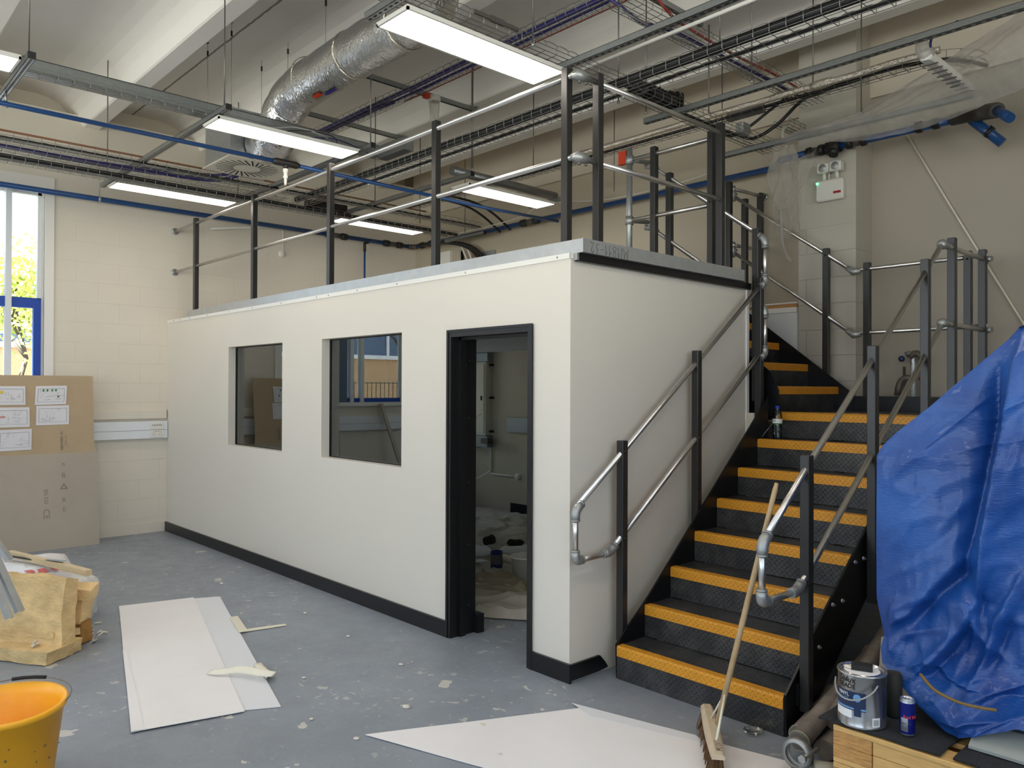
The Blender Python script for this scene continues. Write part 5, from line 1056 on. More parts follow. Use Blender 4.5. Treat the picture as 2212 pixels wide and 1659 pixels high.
mark('CE', 0.09, -1.32, 0.37, -pi / 2, 'ink_faint', bd2, True); mark('EN 520', 0.05, -1.32, 0.55, -pi / 2, 'ink_faint', bd2, True)
for z, t_ in ((0.88, 'n'), (0.76, 'B'), (0.64, '\u25b3'), (0.50, 'R'), (0.40, 'E')): mark(t_, 0.07, -1.15, z, 0, 'ink_faint', bd2, True)
mb = MB()
for i in range(3):
    a_ = 2 * pi * i / 3 + pi / 2; b_a = a_ + 2 * pi / 3; o_ = onboard(-1.15, 0.64, -6.19, -6.315, 0.995, 0.003)
    mb.tube([o_ + Vector((0, 1, 0)) * 0.035 * math.cos(a_) + b2up * 0.035 * math.sin(a_), o_ + Vector((0, 1, 0)) * 0.035 * math.cos(b_a) + b2up * 0.035 * math.sin(b_a)], 0.002, 4)
mb.build('printed_triangle', 'ink_faint', bd2)
mark('15 1200x2400', 0.035, -1.16, 1.13, -pi / 2, 'ink', bd); mark('SE 10:22', 0.03, -1.12, 1.13, -pi / 2, 'ink_faint', bd)
def drawing(y0, y1, z0, z1, lab, skew=0.0, extra=None):
    t = thing('floor_plan_sheet', lab, 'paper', onboard((y0 + y1) / 2, z0), 'plan drawings pinned on the plasterboard')
    P_ = lambda u, v, off=0.004: onboard(y0 + (y1 - y0) * u + skew * (v - 0.5), z0 + (z1 - z0) * v + skew * 0.6 * (u - 0.5), off=off)
    MB().grid(lambda u, v: P_(u, v, 0.004 + 0.006 * max(0, u - 0.7) * abs(math.sin(v * 3))), 6, 4).build('sheet', 'paper', t)
    mb = MB(); R_ = random.Random(int(abs(y0) * 1000 + z0 * 100))
    def ln(u0, v0, u1, v1, r=0.0011): mb.tube([P_(u0, v0, 0.008), P_(u1, v1, 0.008)], r, 3, cap=False)
    ln(.08, .85, .92, .85); ln(.92, .85, .92, .15); ln(.08, .15, .92, .15, .0007); ln(.08, .15, .08, .85)
    for _ in range(16):
        u, v = R_.uniform(.12, .8), R_.uniform(.2, .75); l_ = R_.uniform(.04, .25)
        if R_.random() < .5: ln(u, v, min(.92, u + l_), v, .0007)
        else: ln(u, v, u, min(.85, v + l_), .0007)
    mb.build('plan_lines', 'ink', t)
    for (u0, v0, u1, v1, m_) in (extra or []): MB().add([P_(u0, v0, .009), P_(u1, v0, .009), P_(u1, v1, .009), P_(u0, v1, .009)], [(0, 1, 2, 3)]).build('coloured_mark', m_, t)
g_ = [(u, .70, u + .05, .82, 'green_mark') for u in (.22, .35, .5, .62)] + [(.70, .38, .76, .46, 'green_mark')]
drawing(-1.745, -1.49, 1.515, 1.71, 'upper left plan drawing with a small yellow mark on the brown plasterboard', 0.0, [(.0, .6, .22, .75, 'yellow_mark')])
drawing(-1.40, -1.105, 1.515, 1.715, 'upper right plan drawing with green marks on the brown plasterboard', 0.012, g_)
drawing(-1.745, -1.455, 1.285, 1.49, 'middle left plan drawing with a pale red mark on the brown plasterboard', 0.0, [(.0, .5, .25, .55, 'red_mark')])
drawing(-1.395, -1.085, 1.30, 1.505, 'lower right plain plan drawing on the brown plasterboard', 0.006)
drawing(-1.745, -1.44, 1.045, 1.262, 'lowest left plan drawing curling at the corner of the brown plasterboard', 0.008)

# ------------------------------------------------------------------ debris pile on the left
def batt(label, c, ax, ay, az, name='insulation_batt', m_='insulation', amp=0.025, n=(22, 22, 5)):
    """lumpy fibrous slab"""
    c, ax, ay, az = Vector(c), Vector(ax), Vector(ay), Vector(az); mb = MB()
    def sh(p):
        d = noise.noise(p * 5) * amp + noise.noise(p * 17) * amp * 0.5; return p + (p - c).normalized() * d
    nx, ny, nz = n
    faces = [(ax, ay, az, nx, ny), (ax, ay, -az, nx, ny), (ay, az, ax, ny, nz), (ay, az, -ax, ny, nz), (ax, az, ay, nx, nz), (ax, az, -ay, nx, nz)]
    for u_, v_, w_, a_, b_ in faces: mb.grid(lambda u, v: sh(c + u_ * (2 * u - 1) + v_ * (2 * v - 1) + w_), a_, b_)
    o = mb.build(name, m_); return tag(o, label, 'insulation', 'offcuts of yellow insulation')
batt('large yellow mineral wool slab standing at the front of the debris pile', (-2.75, -2.185, 0.24), (0.28, 0.18, 0), (-0.05, 0.03, 0.235), (0.03, -0.05, 0.01), n=(26, 24, 5))
batt('flat yellow insulation strip on the floor in front of the debris pile', (-2.85, -2.325, 0.045), (0.44, 0.28, 0), (0.09, -0.12, 0), (0, 0, 0.04), n=(30, 12, 4))
batt('thin yellow insulation piece tilted on the flat strip', (-2.83, -2.215, 0.115), (0.30, 0.20, 0.01), (0.07, -0.09, 0.02), (0, 0, 0.02), n=(22, 10, 3))
batt('small folded insulation piece at the right of the large slab', (-2.71, -1.93, 0.36), (0.14, 0.10, -0.01), (-0.03, 0.03, 0.02), (0.0, 0, 0.035), n=(14, 8, 4))
batt('upright insulation block at the right under the folded piece', (-2.79, -1.91, 0.24), (0.10, 0.07, 0), (-0.02, 0.02, 0.09), (0.04, -0.05, 0), n=(12, 10, 4))
batt('dark brown board offcut under the insulation block', (-2.75, -1.93, 0.08), (0.10, 0.07, 0), (0, 0, 0.07), (0.03, -0.04, 0), m_='insulation_dark', amp=0.005, n=(6, 6, 2))
bg_ = thing('rubble_bag', 'white plastic rubble bag printed in red behind the yellow insulation', 'bag', (-3.4, -1.9, 0))
mb = MB()
def bagf(u, v):
    th = u * 2 * pi; ph = v * pi / 2; r = math.cos(ph) ** 0.35 if v < 0.999 else 0; x, y = 0.62 * math.cos(th) * r, 0.38 * math.sin(th) * r; z = 0.42 * math.sin(ph) ** 0.8
    p = Vector((-3.66 + x * 0.83 - y * 0.55, -2.06 + x * 0.55 + y * 0.83, z)); return p + Vector((1, 1, 1)) * 0.045 * noise.noise(p * 4) + Vector((0.5, 0.5, 0.5)) * 0.03 * noise.noise(p * 14)
mb.grid(bagf, 48, 22); mb.build('bag_skin', 'bag_plastic', bg_)
mb = MB()
for k in range(7):
    u0 = 0.82 + 0.03 * k; mb.grid(lambda u, v: bagf((u0 + 0.018 * u) % 1.0, 0.62 + 0.10 * v) * 1.0 + Vector((0, 0, 0.012)), 3, 5)
mb.build('red_print', 'red_mark', bg_)
def bar(name, label, a, b_, w, h_, m_, cat, up=(0, 0, 1), prof='box'):
    a, b_ = Vector(a), Vector(b_); d = (b_ - a).normalized(); s_ = d.cross(Vector(up)).normalized(); u_ = s_.cross(d); mb = MB()
    if prof == 'box': mb.obox((a + b_) / 2, d * (b_ - a).length / 2, s_ * w / 2, u_ * h_ / 2)
    else:
        t_ = 0.002; mb.obox((a + b_) / 2, d * (b_ - a).length / 2, s_ * w / 2, u_ * t_); mb.obox((a + b_) / 2 + s_ * w / 2 - u_ * h_ / 2, d * (b_ - a).length / 2, s_ * t_, u_ * h_ / 2); mb.obox((a + b_) / 2 - s_ * w / 2 - u_ * h_ / 2, d * (b_ - a).length / 2, s_ * t_, u_ * h_ / 2)
    o = mb.build(name, m_); return tag(o, label, cat)
bar('timber_batten', 'pale timber batten lying on top of the rubble bag', (-3.75, -2.10, 0.46), (-2.72, -1.83, 0.45), 0.045, 0.038, 'batten', 'timber')
bar('metal_stud', 'upper silver metal stud sticking out to the right over the debris pile', (-2.8, -2.477, 0.98), (-2.47, -2.27, 0.33), 0.045, 0.03, 'galv_deck', 'metal stud', prof='u')
bar('metal_stud', 'lower silver metal stud beside the other over the insulation', (-2.75, -2.484, 0.914), (-2.425, -2.335, 0.31), 0.04, 0.025, 'galv_deck', 'metal stud', prof='u')
bar('metal_stud', 'short silver metal stud behind the two long ones at the left edge', (-3.3, -2.35, 0.80), (-3.15, -2.20, 0.529), 0.045, 0.03, 'galv_deck', 'metal stud', prof='u')
bar('grey_plank', 'long grey plank leaning on the left wall under the window, left of the plasterboards', (-6.0, -3.05, 0.02), (-6.46, -2.80, 1.48), 0.09, 0.02, 'board_grey', 'plank')
bar('black_strip', 'thin black strips lying across the rubble bag', (-3.9, -2.25, 0.47), (-3.2, -1.93, 0.452), 0.02, 0.008, 'black_satin', 'strip')
bar('small_bracket', 'small silver bracket lying on the timber batten', (-3.22, -1.97, 0.48), (-3.05, -1.90, 0.485), 0.03, 0.004, 'galv', 'bracket')
random.seed(21)
for i in range(26):
    x, y = -2.72 + random.gauss(0, 0.06), -1.83 + random.gauss(0, 0.06)
    if i >= 18: x, y = -2.55 + random.gauss(0, 0.06), -2.17 + random.gauss(0, 0.03)
    z = 0.008 + (random.random() * 0.05 if i < 12 else 0.0) + (0.09 if i >= 18 else 0)
    a = Vector((random.uniform(-1, 1), random.uniform(-1, 1), random.uniform(-.3, .3))).normalized() * random.uniform(.012, .03); b_ = a.orthogonal().normalized() * random.uniform(.008, .02)
    o = MB().obox((x, y, z), a, b_, a.cross(b_).normalized() * 0.004).build('plaster_chip', 'chip'); tag(o, 'broken white plaster chip scattered by the insulation', 'rubble', 'plaster chips by the insulation')

# ------------------------------------------------------------------ floor sheets, tape, bucket
def flat(name, label, pts, z, m_, cat, th=0.003, bend=0.004):
    p = [Vector((q_[0], q_[1], z)) for q_ in pts]; mb = MB()
    def f(u, v, o=0.0):
        q_ = p[0].lerp(p[1], u).lerp(p[3].lerp(p[2], u), v); return q_ + Vector((0, 0, o + bend * (0.5 + 0.5 * noise.noise(q_ * 2.2))))
    nu = 24; mb.grid(lambda u, v: f(u, v, th), nu, nu); mb.grid(lambda u, v: f(1 - u, v, 0), nu, nu)
    for a, b_ in (((0, 0), (1, 0)), ((1, 0), (1, 1)), ((1, 1), (0, 1)), ((0, 1), (0, 0))):
        mb.grid(lambda u, v: f(a[0] + (b_[0] - a[0]) * u, a[1] + (b_[1] - a[1]) * u, th * v), nu, 1)
    o = mb.build(name, m_); return tag(o, label, cat)
flat('white_floor_sheet', 'wide white board sheet lying on the floor left of the pod door', [(-3.412, -1.435), (-0.992, -2.088), (-0.861, -1.569), (-3.282, -0.912)], 0.006, 'sheet_white', 'sheet')
flat('white_floor_sheet', 'bluish white board sheet half under the wide one, nearer the pod', [(-3.30, -0.98), (-0.94, -1.66), (-0.798, -1.395), (-3.181, -0.738)], 0.001, 'sheet_white2', 'sheet')
flat('taped_strip', 'white strip taped along the left edge of the wide floor sheet', [(-2.3, -1.738), (-0.995, -2.085), (-0.98, -2.03), (-2.3, -1.715)], 0.0115, 'sheet_white', 'tape', 0.001, 0.002)
flat('masking_tape', 'cream masking tape stuck on the outer edge of the bluish sheet', [(-2.55, -0.93), (-2.15, -1.03), (-2.14, -0.97), (-2.54, -0.87)], 0.010, 'tape', 'tape', 0.001, 0.002)
flat('masking_tape', 'short piece of masking tape on the floor pointing to the pod', [(-2.22, -0.97), (-2.16, -0.99), (-2.10, -0.70), (-2.15, -0.69)], 0.003, 'tape', 'tape', 0.001, 0.002)
tp = MB().grid(lambda u, v: (-1.50 + 0.34 * u + 0.02 * math.sin(u * 9), -1.50 + 0.24 * u + 0.032 * (v - .5), 0.018 + 0.014 * math.sin(u * pi) * (0.4 + v) + 0.022 * v + 0.02 * u), 20, 4).build('masking_tape', 'tape'); solidify(tp, 0.001); tag(tp, 'crumpled curl of masking tape lying across the two floor sheets', 'tape')
tp = MB().grid(lambda u, v: (-1.20 - 0.28 * u, -1.26 + 0.05 * u + 0.05 * (v - .5), 0.015 + 0.035 * abs(math.sin(v * pi)) * (1 - u)), 16, 6).build('masking_tape', 'tape'); solidify(tp, 0.001); tag(tp, 'curled end of masking tape at the right edge of the floor sheets', 'tape')
random.seed(5)
for (x, y, s_) in ((-0.35, -0.9, .028), (0.1, -0.75, .022), (-0.9, -0.55, .02), (0.4, -0.9, .018), (-1.1, -1.1, .016), (-0.2, -1.3, .018), (-3.6, -0.55, .03), (-2.3, -0.45, .02), (-2.0, -2.35, .02), (-0.55, -1.35, .015), (-1.6, -0.5, .018)):
    o = MB().sphere((x, y, 0.004), s_, 9, 5, (1, random.uniform(.5, .9), 0.25)).build('plaster_crumb', 'chip'); tag(o, 'small crumb of plaster on the grey floor', 'rubble', 'plaster crumbs on the open floor')
bk = thing('yellow_bucket', 'yellow builders tub with a wire handle, dirty outside, at the lower left corner', 'bucket', (-0.74, -2.66, 0))
def wob(th): return 1 + 0.05 * math.cos(2 * th + 0.4)
mb = MB(); prof = [(0.165, 0.0), (0.170, 0.01), (0.225, 0.355), (0.238, 0.358), (0.242, 0.375), (0.236, 0.385), (0.222, 0.38), (0.212, 0.34), (0.158, 0.015), (0.0, 0.012)]
vs = []; nn_ = 48
for r, z in prof:
    for j in range(nn_): th = 2 * pi * j / nn_; w_ = 1 + (wob(th) - 1) * min(1, z / 0.35); vs.append((-0.74 + r * w_ * math.cos(th), -2.66 + r * w_ * math.sin(th), z))
mb.add(vs, [(i * nn_ + j, i * nn_ + (j + 1) % nn_, (i + 1) * nn_ + (j + 1) % nn_, (i + 1) * nn_ + j) for i in range(len(prof) - 1) for j in range(nn_)], True)
mb.add([(-0.74 + 0.165 * math.cos(2 * pi * j / 24), -2.66 + 0.165 * math.sin(2 * pi * j / 24), 0.0) for j in range(24)], [tuple(range(23, -1, -1))]); mb.build('tub', 'yellow_bucket', bk)
ha = Vector((math.cos(0.9), math.sin(0.9), 0)); hp = [Vector((-0.74, -2.66, 0.385)) + ha * 0.24 * math.cos(t_) + Vector((-ha.y, ha.x, 0)) * 0.235 * math.sin(t_) + Vector((0, 0, 0.02 * math.sin(t_))) for t_ in [pi * i / 16 for i in range(17)]]
MB().tube(hp, 0.003, 6).build('wire_handle', 'rod', bk); MB().tube(hp[7:11], 0.008, 8).build('handle_grip', 'rubber', bk)
random.seed(8); mb = MB()
for _ in range(16):
    th, z = random.uniform(-1.2, 1.8), random.uniform(0.05, 0.3); r = 0.170 + 0.055 * (z - 0.01) / 0.345; r *= 1 + (wob(th) - 1) * min(1, z / 0.35); c = Vector((-0.74 + r * math.cos(th), -2.66 + r * math.sin(th), z)); mb.sphere(c, random.uniform(.003, .008), 7, 4, (1, 1, random.uniform(.5, 1.6)))
mb.build('dirt_splashes', 'dirt', bk)
# bottom right sheets
flat('paper_floor_sheet', 'large grey-white sheet on the floor under the broom head', [(-0.2, -1.25), (1.60, -0.66), (1.36, 0.03), (0.30, -0.22)], 0.002, 'sheet_white', 'sheet')
flat('paper_floor_sheet', 'clear-edged strip along the far side of the sheet under the broom', [(0.22, -0.22), (0.40, -0.27), (0.98, -0.10), (0.9, -0.06)], 0.007, 'sheet_white2', 'sheet', 0.001, 0.002)

# ------------------------------------------------------------------ broom
br_ = thing('broom', 'wooden broom standing on its bristles with the handle leaning on the outer stair rail', 'broom', (1.02, -0.08, 0))
c0, c1 = Vector((0.89, 0.05, 0.115)), Vector((1.235, -0.385, 0.115)); d = (c1 - c0).normalized(); s_ = Vector((-d.y, d.x, 0)); L_ = (c1 - c0).length
tilt = Vector((0.05, 0.08, 1)).normalized(); mb = MB(); nx = 16; vs = []
for i in range(nx + 1):
    u = i / nx; w_ = 0.034 * (0.82 + 0.18 * math.sin(u * pi)); c = c0 + d * L_ * u; hh_ = 0.014 + 0.014 * math.sin(u * pi) ** 0.5
    for a, b_ in ((-1, -0.6), (1, -0.6), (1, 0.3), (0.55, 1), (-0.55, 1), (-1, 0.3)): vs.append(c + s_ * w_ * a + tilt * hh_ * b_)
mb.add(vs, [(i * 6 + j, i * 6 + (j + 1) % 6, (i + 1) * 6 + (j + 1) % 6, (i + 1) * 6 + j) for i in range(nx) for j in range(6)] + [tuple(range(5, -1, -1)), tuple(nx * 6 + j for j in range(6))])
mb.build('head', 'wood_head', br_)
hd = mb; mb = MB(); random.seed(2)
for i in range(560):
    u, w_ = random.uniform(0.015, 0.985), random.uniform(-0.9, 0.9); p = c0 + d * L_ * u + s_ * 0.026 * w_ - tilt * 0.008; q_ = p - tilt * 0.088 + s_ * (0.016 * w_ + random.gauss(0, .004)) + d * random.gauss((u - .5) * .03, .005); q_.z = max(q_.z, 0.008)
    mb.tube([p, q_], 0.0016, 3, cap=False)
o_ = mb.build('bristles', 'bristle', br_); o_['kind'] = 'stuff'
hb = Vector((1.075, -0.15, 0.125)); ht_ = Vector((1.205, 0.165, 1.255)); MB().tube([hb, hb.lerp(ht_, .5), hb.lerp(ht_, .97), ht_], 0.0135, 14, rs=[0.0135, 0.0138, 0.0125, 0.009]).build('handle', 'wood_broom', br_)
# metal bracket stays
hc = hb.lerp(ht_, 0.14); MB().tube([c0 + d * 0.20 + tilt * 0.02, hc], 0.005, 6).tube([c0 + d * 0.44 + tilt * 0.02, hc], 0.006, 6).build('bracket', 'tape', br_)
hand('MODUS', frame(c0 + d * 0.50 + tilt * 0.032, -d, s_ * -1, tilt), 0.028, 0.0009).build('handwriting', 'ink_black', br_)
lid = MB().lathe([(0.0, 0.002), (0.042, 0.002), (0.047, 0.012), (0.049, 0.012), (0.049, 0.0), (0.0, 0.0)], (1.07, 0.19, 0.003), 24).build('plastic_lid', 'clear_plastic'); tag(lid, 'small clear plastic lid on the floor at the foot of the stairs', 'lid')

# ------------------------------------------------------------------ old pipes beside the stair
def oldpipe(label, a, b_, r, collars=(), cap=True, m_='pipe_old'):
    a, b_ = Vector(a), Vector(b_); t = thing('old_pipe', label, 'pipe', a, 'old pipes stacked beside the stair'); d = (b_ - a).normalized(); MB().tube([a, b_], r, 18).build('tube', m_, t)
    for c in collars: p = a + d * c; MB().tube([p, p + d * 0.012, p + d * 0.045, p + d * 0.057], r, 18, rs=[r * 1.03, r * 1.2, r * 1.2, r * 1.03]).build('collar', m_, t)
    if cap:
        e = MB().tube([a - d * 0.012, a - d * 0.002], r * 1.08, 20).build('end_cap', 'pipe_cap', t); mb = MB(); s_ = d.cross(Vector((0, 0, 1))).normalized(); u_ = s_.cross(d)
        for k in range(-6, 7):
            hh_ = math.sqrt(max(0, (r) ** 2 - (k * r / 7) ** 2)); mb.obox(a - d * 0.0125 + u_ * k * r / 7, s_ * hh_, u_ * 0.0012, d * 0.001)
        mb.build('cap_ribs', 'fitting_grey', e)
    return t
oldpipe('old grey pipe with a ribbed round end cap nearest the stair stringer', (1.30, 0.22, 0.055), (1.10, 2.2, 0.25), 0.05, (0.45,))
oldpipe('old grey pipe on top of the stack with a clamp at its ribbed end', (1.40, 0.02, 0.125), (1.20, 2.1, 0.40), 0.045, (0.55, 1.0))
oldpipe('dark open ended old pipe low in the stack', (1.45, 0.15, 0.055), (1.28, 2.4, 0.12), 0.048, (), False)
oldpipe('old grey pipe in the middle of the stack behind the paint tin', (1.52, 0.40, 0.17), (1.32, 2.0, 0.52), 0.045, (0.35, 0.8), False)
oldpipe('old grey pipe rising at the back of the stack under the stringer', (1.45, 0.25, 0.155), (1.27, 2.0, 0.62), 0.045, (0.3,), False)
oldpipe('old grey pipe beside the tarpaulin', (1.62, 0.45, 0.16), (1.52, 2.1, 0.60), 0.045, (0.2, 0.7), False)
oldpipe('old grey pipe squeezed between the tarpaulin and the other pipes', (1.55, 0.3, 0.06), (1.42, 2.3, 0.40), 0.045, (0.5, ), False)
cl = thing('pipe_clamp', 'heavy grey pipe clamp with bolts on the nearest pipe end', 'clamp', (1.45, -0.05, 0.1))
MB().lathe([(0.05, -0.02), (0.066, -0.02), (0.066, 0.02), (0.05, 0.02)], (1.43, -0.06, 0.10), 20, 'y').build('ring', 'casting', cl); MB().tube([(1.50, -0.06, 0.06), (1.60, 0.02, 0.05)], 0.035, 14).build('spigot', 'pipe_cap', cl)
MB().tube([(1.49, -0.14, 0.12), (1.49, 0.0, 0.12)], 0.010, 8).tube([(1.49, -0.145, 0.12), (1.49, -0.13, 0.12)], 0.018, 6).tube([(1.50, -0.12, 0.06), (1.53, 0.02, 0.06)], 0.010, 8).build('bolts', 'galv', cl)

# ------------------------------------------------------------------ pallets, mat, tin, cans
PX, PY, PZ = 1.735, -0.378, 0.42
random.seed(3)
for li_, z0 in enumerate((0.276, 0.135, 0.0)):
    t = thing('wooden_pallet', ('top wooden pallet of the stack under the black mat', 'middle wooden pallet of the stack at the right', 'lowest wooden pallet of the stack, on the floor')[li_], 'pallet', (PX + .6, PY + .4, z0), 'stacked pallets at the right')
    for y in (PY, PY + 0.35, PY + 0.70):
        MB().bbox(PX, PX + 1.2, y, y + 0.10, z0, z0 + 0.018, .002).build('bottom_board', 'wood_pine', t)
        for x in (PX, PX + 0.53, PX + 1.06):
            for dz in (0.018, 0.069): MB().bbox(x, x + 0.145, y, y + 0.10, z0 + dz, z0 + dz + 0.050, .002).build('block', 'wood_end', t)
    if li_ == 0:
        for dz in (0.018, 0.069): MB().bbox(PX + 0.147, PX + 1.05, PY + 0.006, PY + 0.03, z0 + dz, z0 + dz + 0.049, .002).build('side_plank', 'wood_pine', t)
    for y in (PY, PY + .175, PY + .35, PY + .525, PY + .70): MB().bbox(PX, PX + 1.2, y, y + 0.10, z0 + 0.120, z0 + 0.139, .002).build('deck_board', 'wood_pine', t)
mt = thing('black_felt_mat', 'ragged black felt mat laid over the top pallet', 'mat', (PX, PY, PZ))
mb = MB(); mb.grid(lambda u, v: (PX - 0.06 + 0.44 * u + 0.012 * noise.noise(Vector((u * 5, v * 5, 1))), PY + 0.004 + 0.8 * v + 0.012 * noise.noise(Vector((u * 7, v * 3, 4))) * (v > 0.02), 0.421 + 0.006 * noise.noise(Vector((u * 6, v * 6, 0))) - 0.02 * max(0, 0.15 - u)), 30, 30); o_ = mb.build('near_piece', 'black_felt', mt); solidify(o_, 0.008, 1)
mb = MB(); mb.grid(lambda u, v: (PX + 0.42 + 0.75 * u, PY + 0.01 + 0.8 * v, 0.422 + 0.004 * noise.noise(Vector((u * 6, v * 6, 3)))), 20, 20); o_ = mb.build('far_piece', 'black_felt', mt); solidify(o_, 0.008, 1)

tx, ty, tz = 1.812, -0.300, 0.430
tn = thing('paint_tin', 'large silver paint tin with navy label and wire handle on the pallet mat', 'paint tin', (tx, ty, tz))
R_ = 0.0865; H_ = 0.20
MB().lathe([(0.0, 0.0), (R_, 0.0), (R_ + .002, 0.004), (R_, 0.008), (R_, H_ - 0.008), (R_ + .003, H_ - 0.006), (R_ + .003, H_), (R_ - .004, H_), (R_ - .006, H_ - .008), (R_ - 0.018, H_ - .008), (R_ - .02, H_ - .003), (0.0, H_ - .003)], (tx, ty, tz), 48).build('can', 'tin_metal', tn)
MB().lathe([(0.0, 0.0005), (R_ - 0.022, 0.0005)], (tx, ty, tz + H_ - .003), 32).build('lid', 'sheet_white', tn)
vdir = Vector((CAM.x - tx, CAM.y - ty, 0)).normalized(); va = math.atan2(vdir.y, vdir.x)
def cyl_patch(cx, cy, r, th0, th1, z0, z1, name, m_, par, n=16):
    mb = MB(); mb.grid(lambda u, v: (cx + r * math.cos(th0 + (th1 - th0) * u), cy + r * math.sin(th0 + (th1 - th0) * u), z0 + (z1 - z0) * v), n, 1); return mb.build(name, m_, par)
L0, L1 = va - 0.35 - 1.35, va - 0.35 + 0.75   # label wraps to the left of what is seen
lb = cyl_patch(tx, ty, R_ + .0006, va - 1.35, va + 0.16, tz + 0.066, tz + 0.135, 'navy_label', 'label_navy', tn)
cyl_patch(tx, ty, R_ + .0008, va - 1.35, va + 0.16, tz + 0.070, tz + 0.076, 'blue_band', 'label_blue', tn); cyl_patch(tx, ty, R_ + .0006, va - 1.35, va - 0.42, tz + 0.036, tz + 0.066, 'white_label', 'label_white', tn); cyl_patch(tx, ty, R_ + .0009, va - 0.33, va - 0.03, tz + 0.046, tz + 0.080, 'badge', 'label_navy', tn)
cyl_patch(tx, ty, R_ + .0006, va + 0.42, va + 0.78, tz + 0.012, tz + 0.046, 'barcode_label', 'label_white', tn); cyl_patch(tx, ty, R_ + .0006, va + 0.95, va + 1.12, tz + 0.04, tz + 0.16, 'side_symbols', 'label_navy', tn)
mb = MB()
for i in range(9): th = va + 0.48 + 0.028 * i; mb.grid(lambda u, v: (tx + (R_ + .001) * math.cos(th + .012 * u), ty + (R_ + .001) * math.sin(th + .012 * u), tz + .018 + .022 * v), 1, 1)
mb.build('barcode', 'ink_black', tn)
def ctext(txt, size, cx, cy, r, ang, z, m_, par, name='lettering'):
    n_ = Vector((math.cos(ang), math.sin(ang), 0)); x_ = Vector((-n_.y, n_.x, 0)); mx = frame((cx, cy, z), x_, (0, 0, 1), n_); return text_mb(txt, size, mx, 0.0003, wrap=r).build(name, m_, par)
ctext('Dulux', 0.031, tx, ty, R_ + .001, va - 0.70, tz + 0.176, 'ink_black', tn); ctext('TRADE', 0.024, tx, ty, R_ + .001, va - 0.70, tz + 0.153, 'ink_black', tn)
ctext('VINYL', 0.019, tx, ty, R_ + .0012, va - 0.84, tz + 0.122, 'label_white', tn); ctext('MATT', 0.019, tx, ty, R_ + .0012, va - 0.84, tz + 0.104, 'label_blue', tn)
n_ = Vector((math.cos(va - .2), math.sin(va - .2), 0)); x_ = Vector((-n_.y, n_.x, 0)); c = Vector((tx, ty, tz + .115)); mb = MB()
mb.add([c + (n_ * math.cos(a * 0 + .16 * math.cos(a)) + x_ * math.sin(.16 * math.cos(a))) * (R_ + .0012) + Vector((0, 0, .0145 * math.sin(a))) for a in [2 * pi * k / 20 for k in range(20)]], [tuple(range(20))]); mb.build('round_badge', 'label_blue', tn)
# wire handle hanging round the front
h0, h1 = va - 1.55, va + 0.62; hp = []
for i in range(17):
    u = i / 16; th = h0 + (h1 - h0) * u; z = tz + 0.158 - 0.055 * math.sin(u * pi) ** 0.8 + 0.012 * u; hp.append((tx + (R_ + .007 + .012 * math.sin(u * pi)) * math.cos(th), ty + (R_ + .007 + .012 * math.sin(u * pi)) * math.sin(th), z))
MB().tube(hp, 0.0032, 8).build('handle', 'cable_grey', tn)
sp2 = MB().obox((tx + .0, ty - .0, tz + H_ + .010), (0.035, 0.014, 0), (-.008, .02, 0), (0, 0, .010)).build('black_sponge', 'rubber'); tag(sp2, 'small black sponge lying on the paint tin lid', 'sponge')
MB().sphere((tx - .04, ty - .015, tz + H_ + .003), .02, 10, 5, (1.3, .8, .25)).build('dried_paint', 'tape', tn)
def can(name, label, x, y, z, r, h_, body, extra=None):
    t = thing(name, label, 'can', (x, y, z)); MB().lathe([(0, .002), (r * .8, 0), (r, .008), (r, h_ - .012), (r * .85, h_ - .002), (r * .86, h_), (r * .78, h_ - .001), (r * .76, h_ - .005), (0, h_ - .005)], (x, y, z), 28).build('body', body, t); return t
kx, ky, kz = 1.975, -0.292, 0.430
k_ = can('drink_can', 'slim blue and silver energy drink can on the black mat right of the paint tin', kx, ky, kz, 0.0265, 0.135, 'can_silver'); kv = math.atan2(CAM.y - ky, CAM.x - kx)
cyl_patch(kx, ky, .0268, kv - pi, kv + pi, kz + .068, kz + .122, 'blue_field', 'can_blue', k_, 32); cyl_patch(kx, ky, .0268, kv + .1, kv + 1.5, kz + .014, kz + .068, 'blue_field', 'can_blue', k_); cyl_patch(kx, ky, .0268, kv - 3, kv - .9, kz + .014, kz + .068, 'blue_field', 'can_blue', k_); cyl_patch(kx, ky, .0269, kv - pi, kv + pi, kz + .010, kz + .018, 'blue_field', 'can_blue', k_, 32)
ctext('Red Bull', 0.0165, kx, ky, .0272, kv + .5, kz + .072, 'bright_red', k_); ctext('ENERGY DRINK', 0.005, kx, ky, .0272, kv - .1, kz + .047, 'ink', k_)
can('dark_can', 'black can standing just behind the paint tin', 1.872, -0.155, 0.430, 0.033, 0.168, 'ink_black')

# ------------------------------------------------------------------ tarpaulin over a machine
tm = thing('covered_machine', 'grey machine base showing at the bottom right beneath the blue tarpaulin', 'machine', (2.5, 0.6, .43))
MB().bbox(1.98, 3.0, 0.05, 1.5, 0.43, 1.2, .02).build('body', 'machine_grey', tm); MB().prism([(-0.26, 0.435), (-0.26, 0.445), (-0.16, 0.50), (0.1, 0.50), (0.1, 0.435)], 'x', 2.17, 2.9).build('foot', 'machine_grey', tm)
fl = MB().add([(1.74, .02, .44), (1.98, .10, .44), (1.98, .14, .60), (1.74, .06, .66), (1.74, .05, .44), (1.98, .13, .44), (1.98, .17, .60), (1.74, .09, .66)], [(0, 1, 2, 3), (7, 6, 5, 4), (0, 4, 5, 1), (1, 5, 6, 2), (2, 6, 7, 3), (3, 7, 4, 0)]).build('cardboard_piece', 'board_grey'); tag(fl, 'pale board piece between the black can and the blue tarpaulin', 'board')
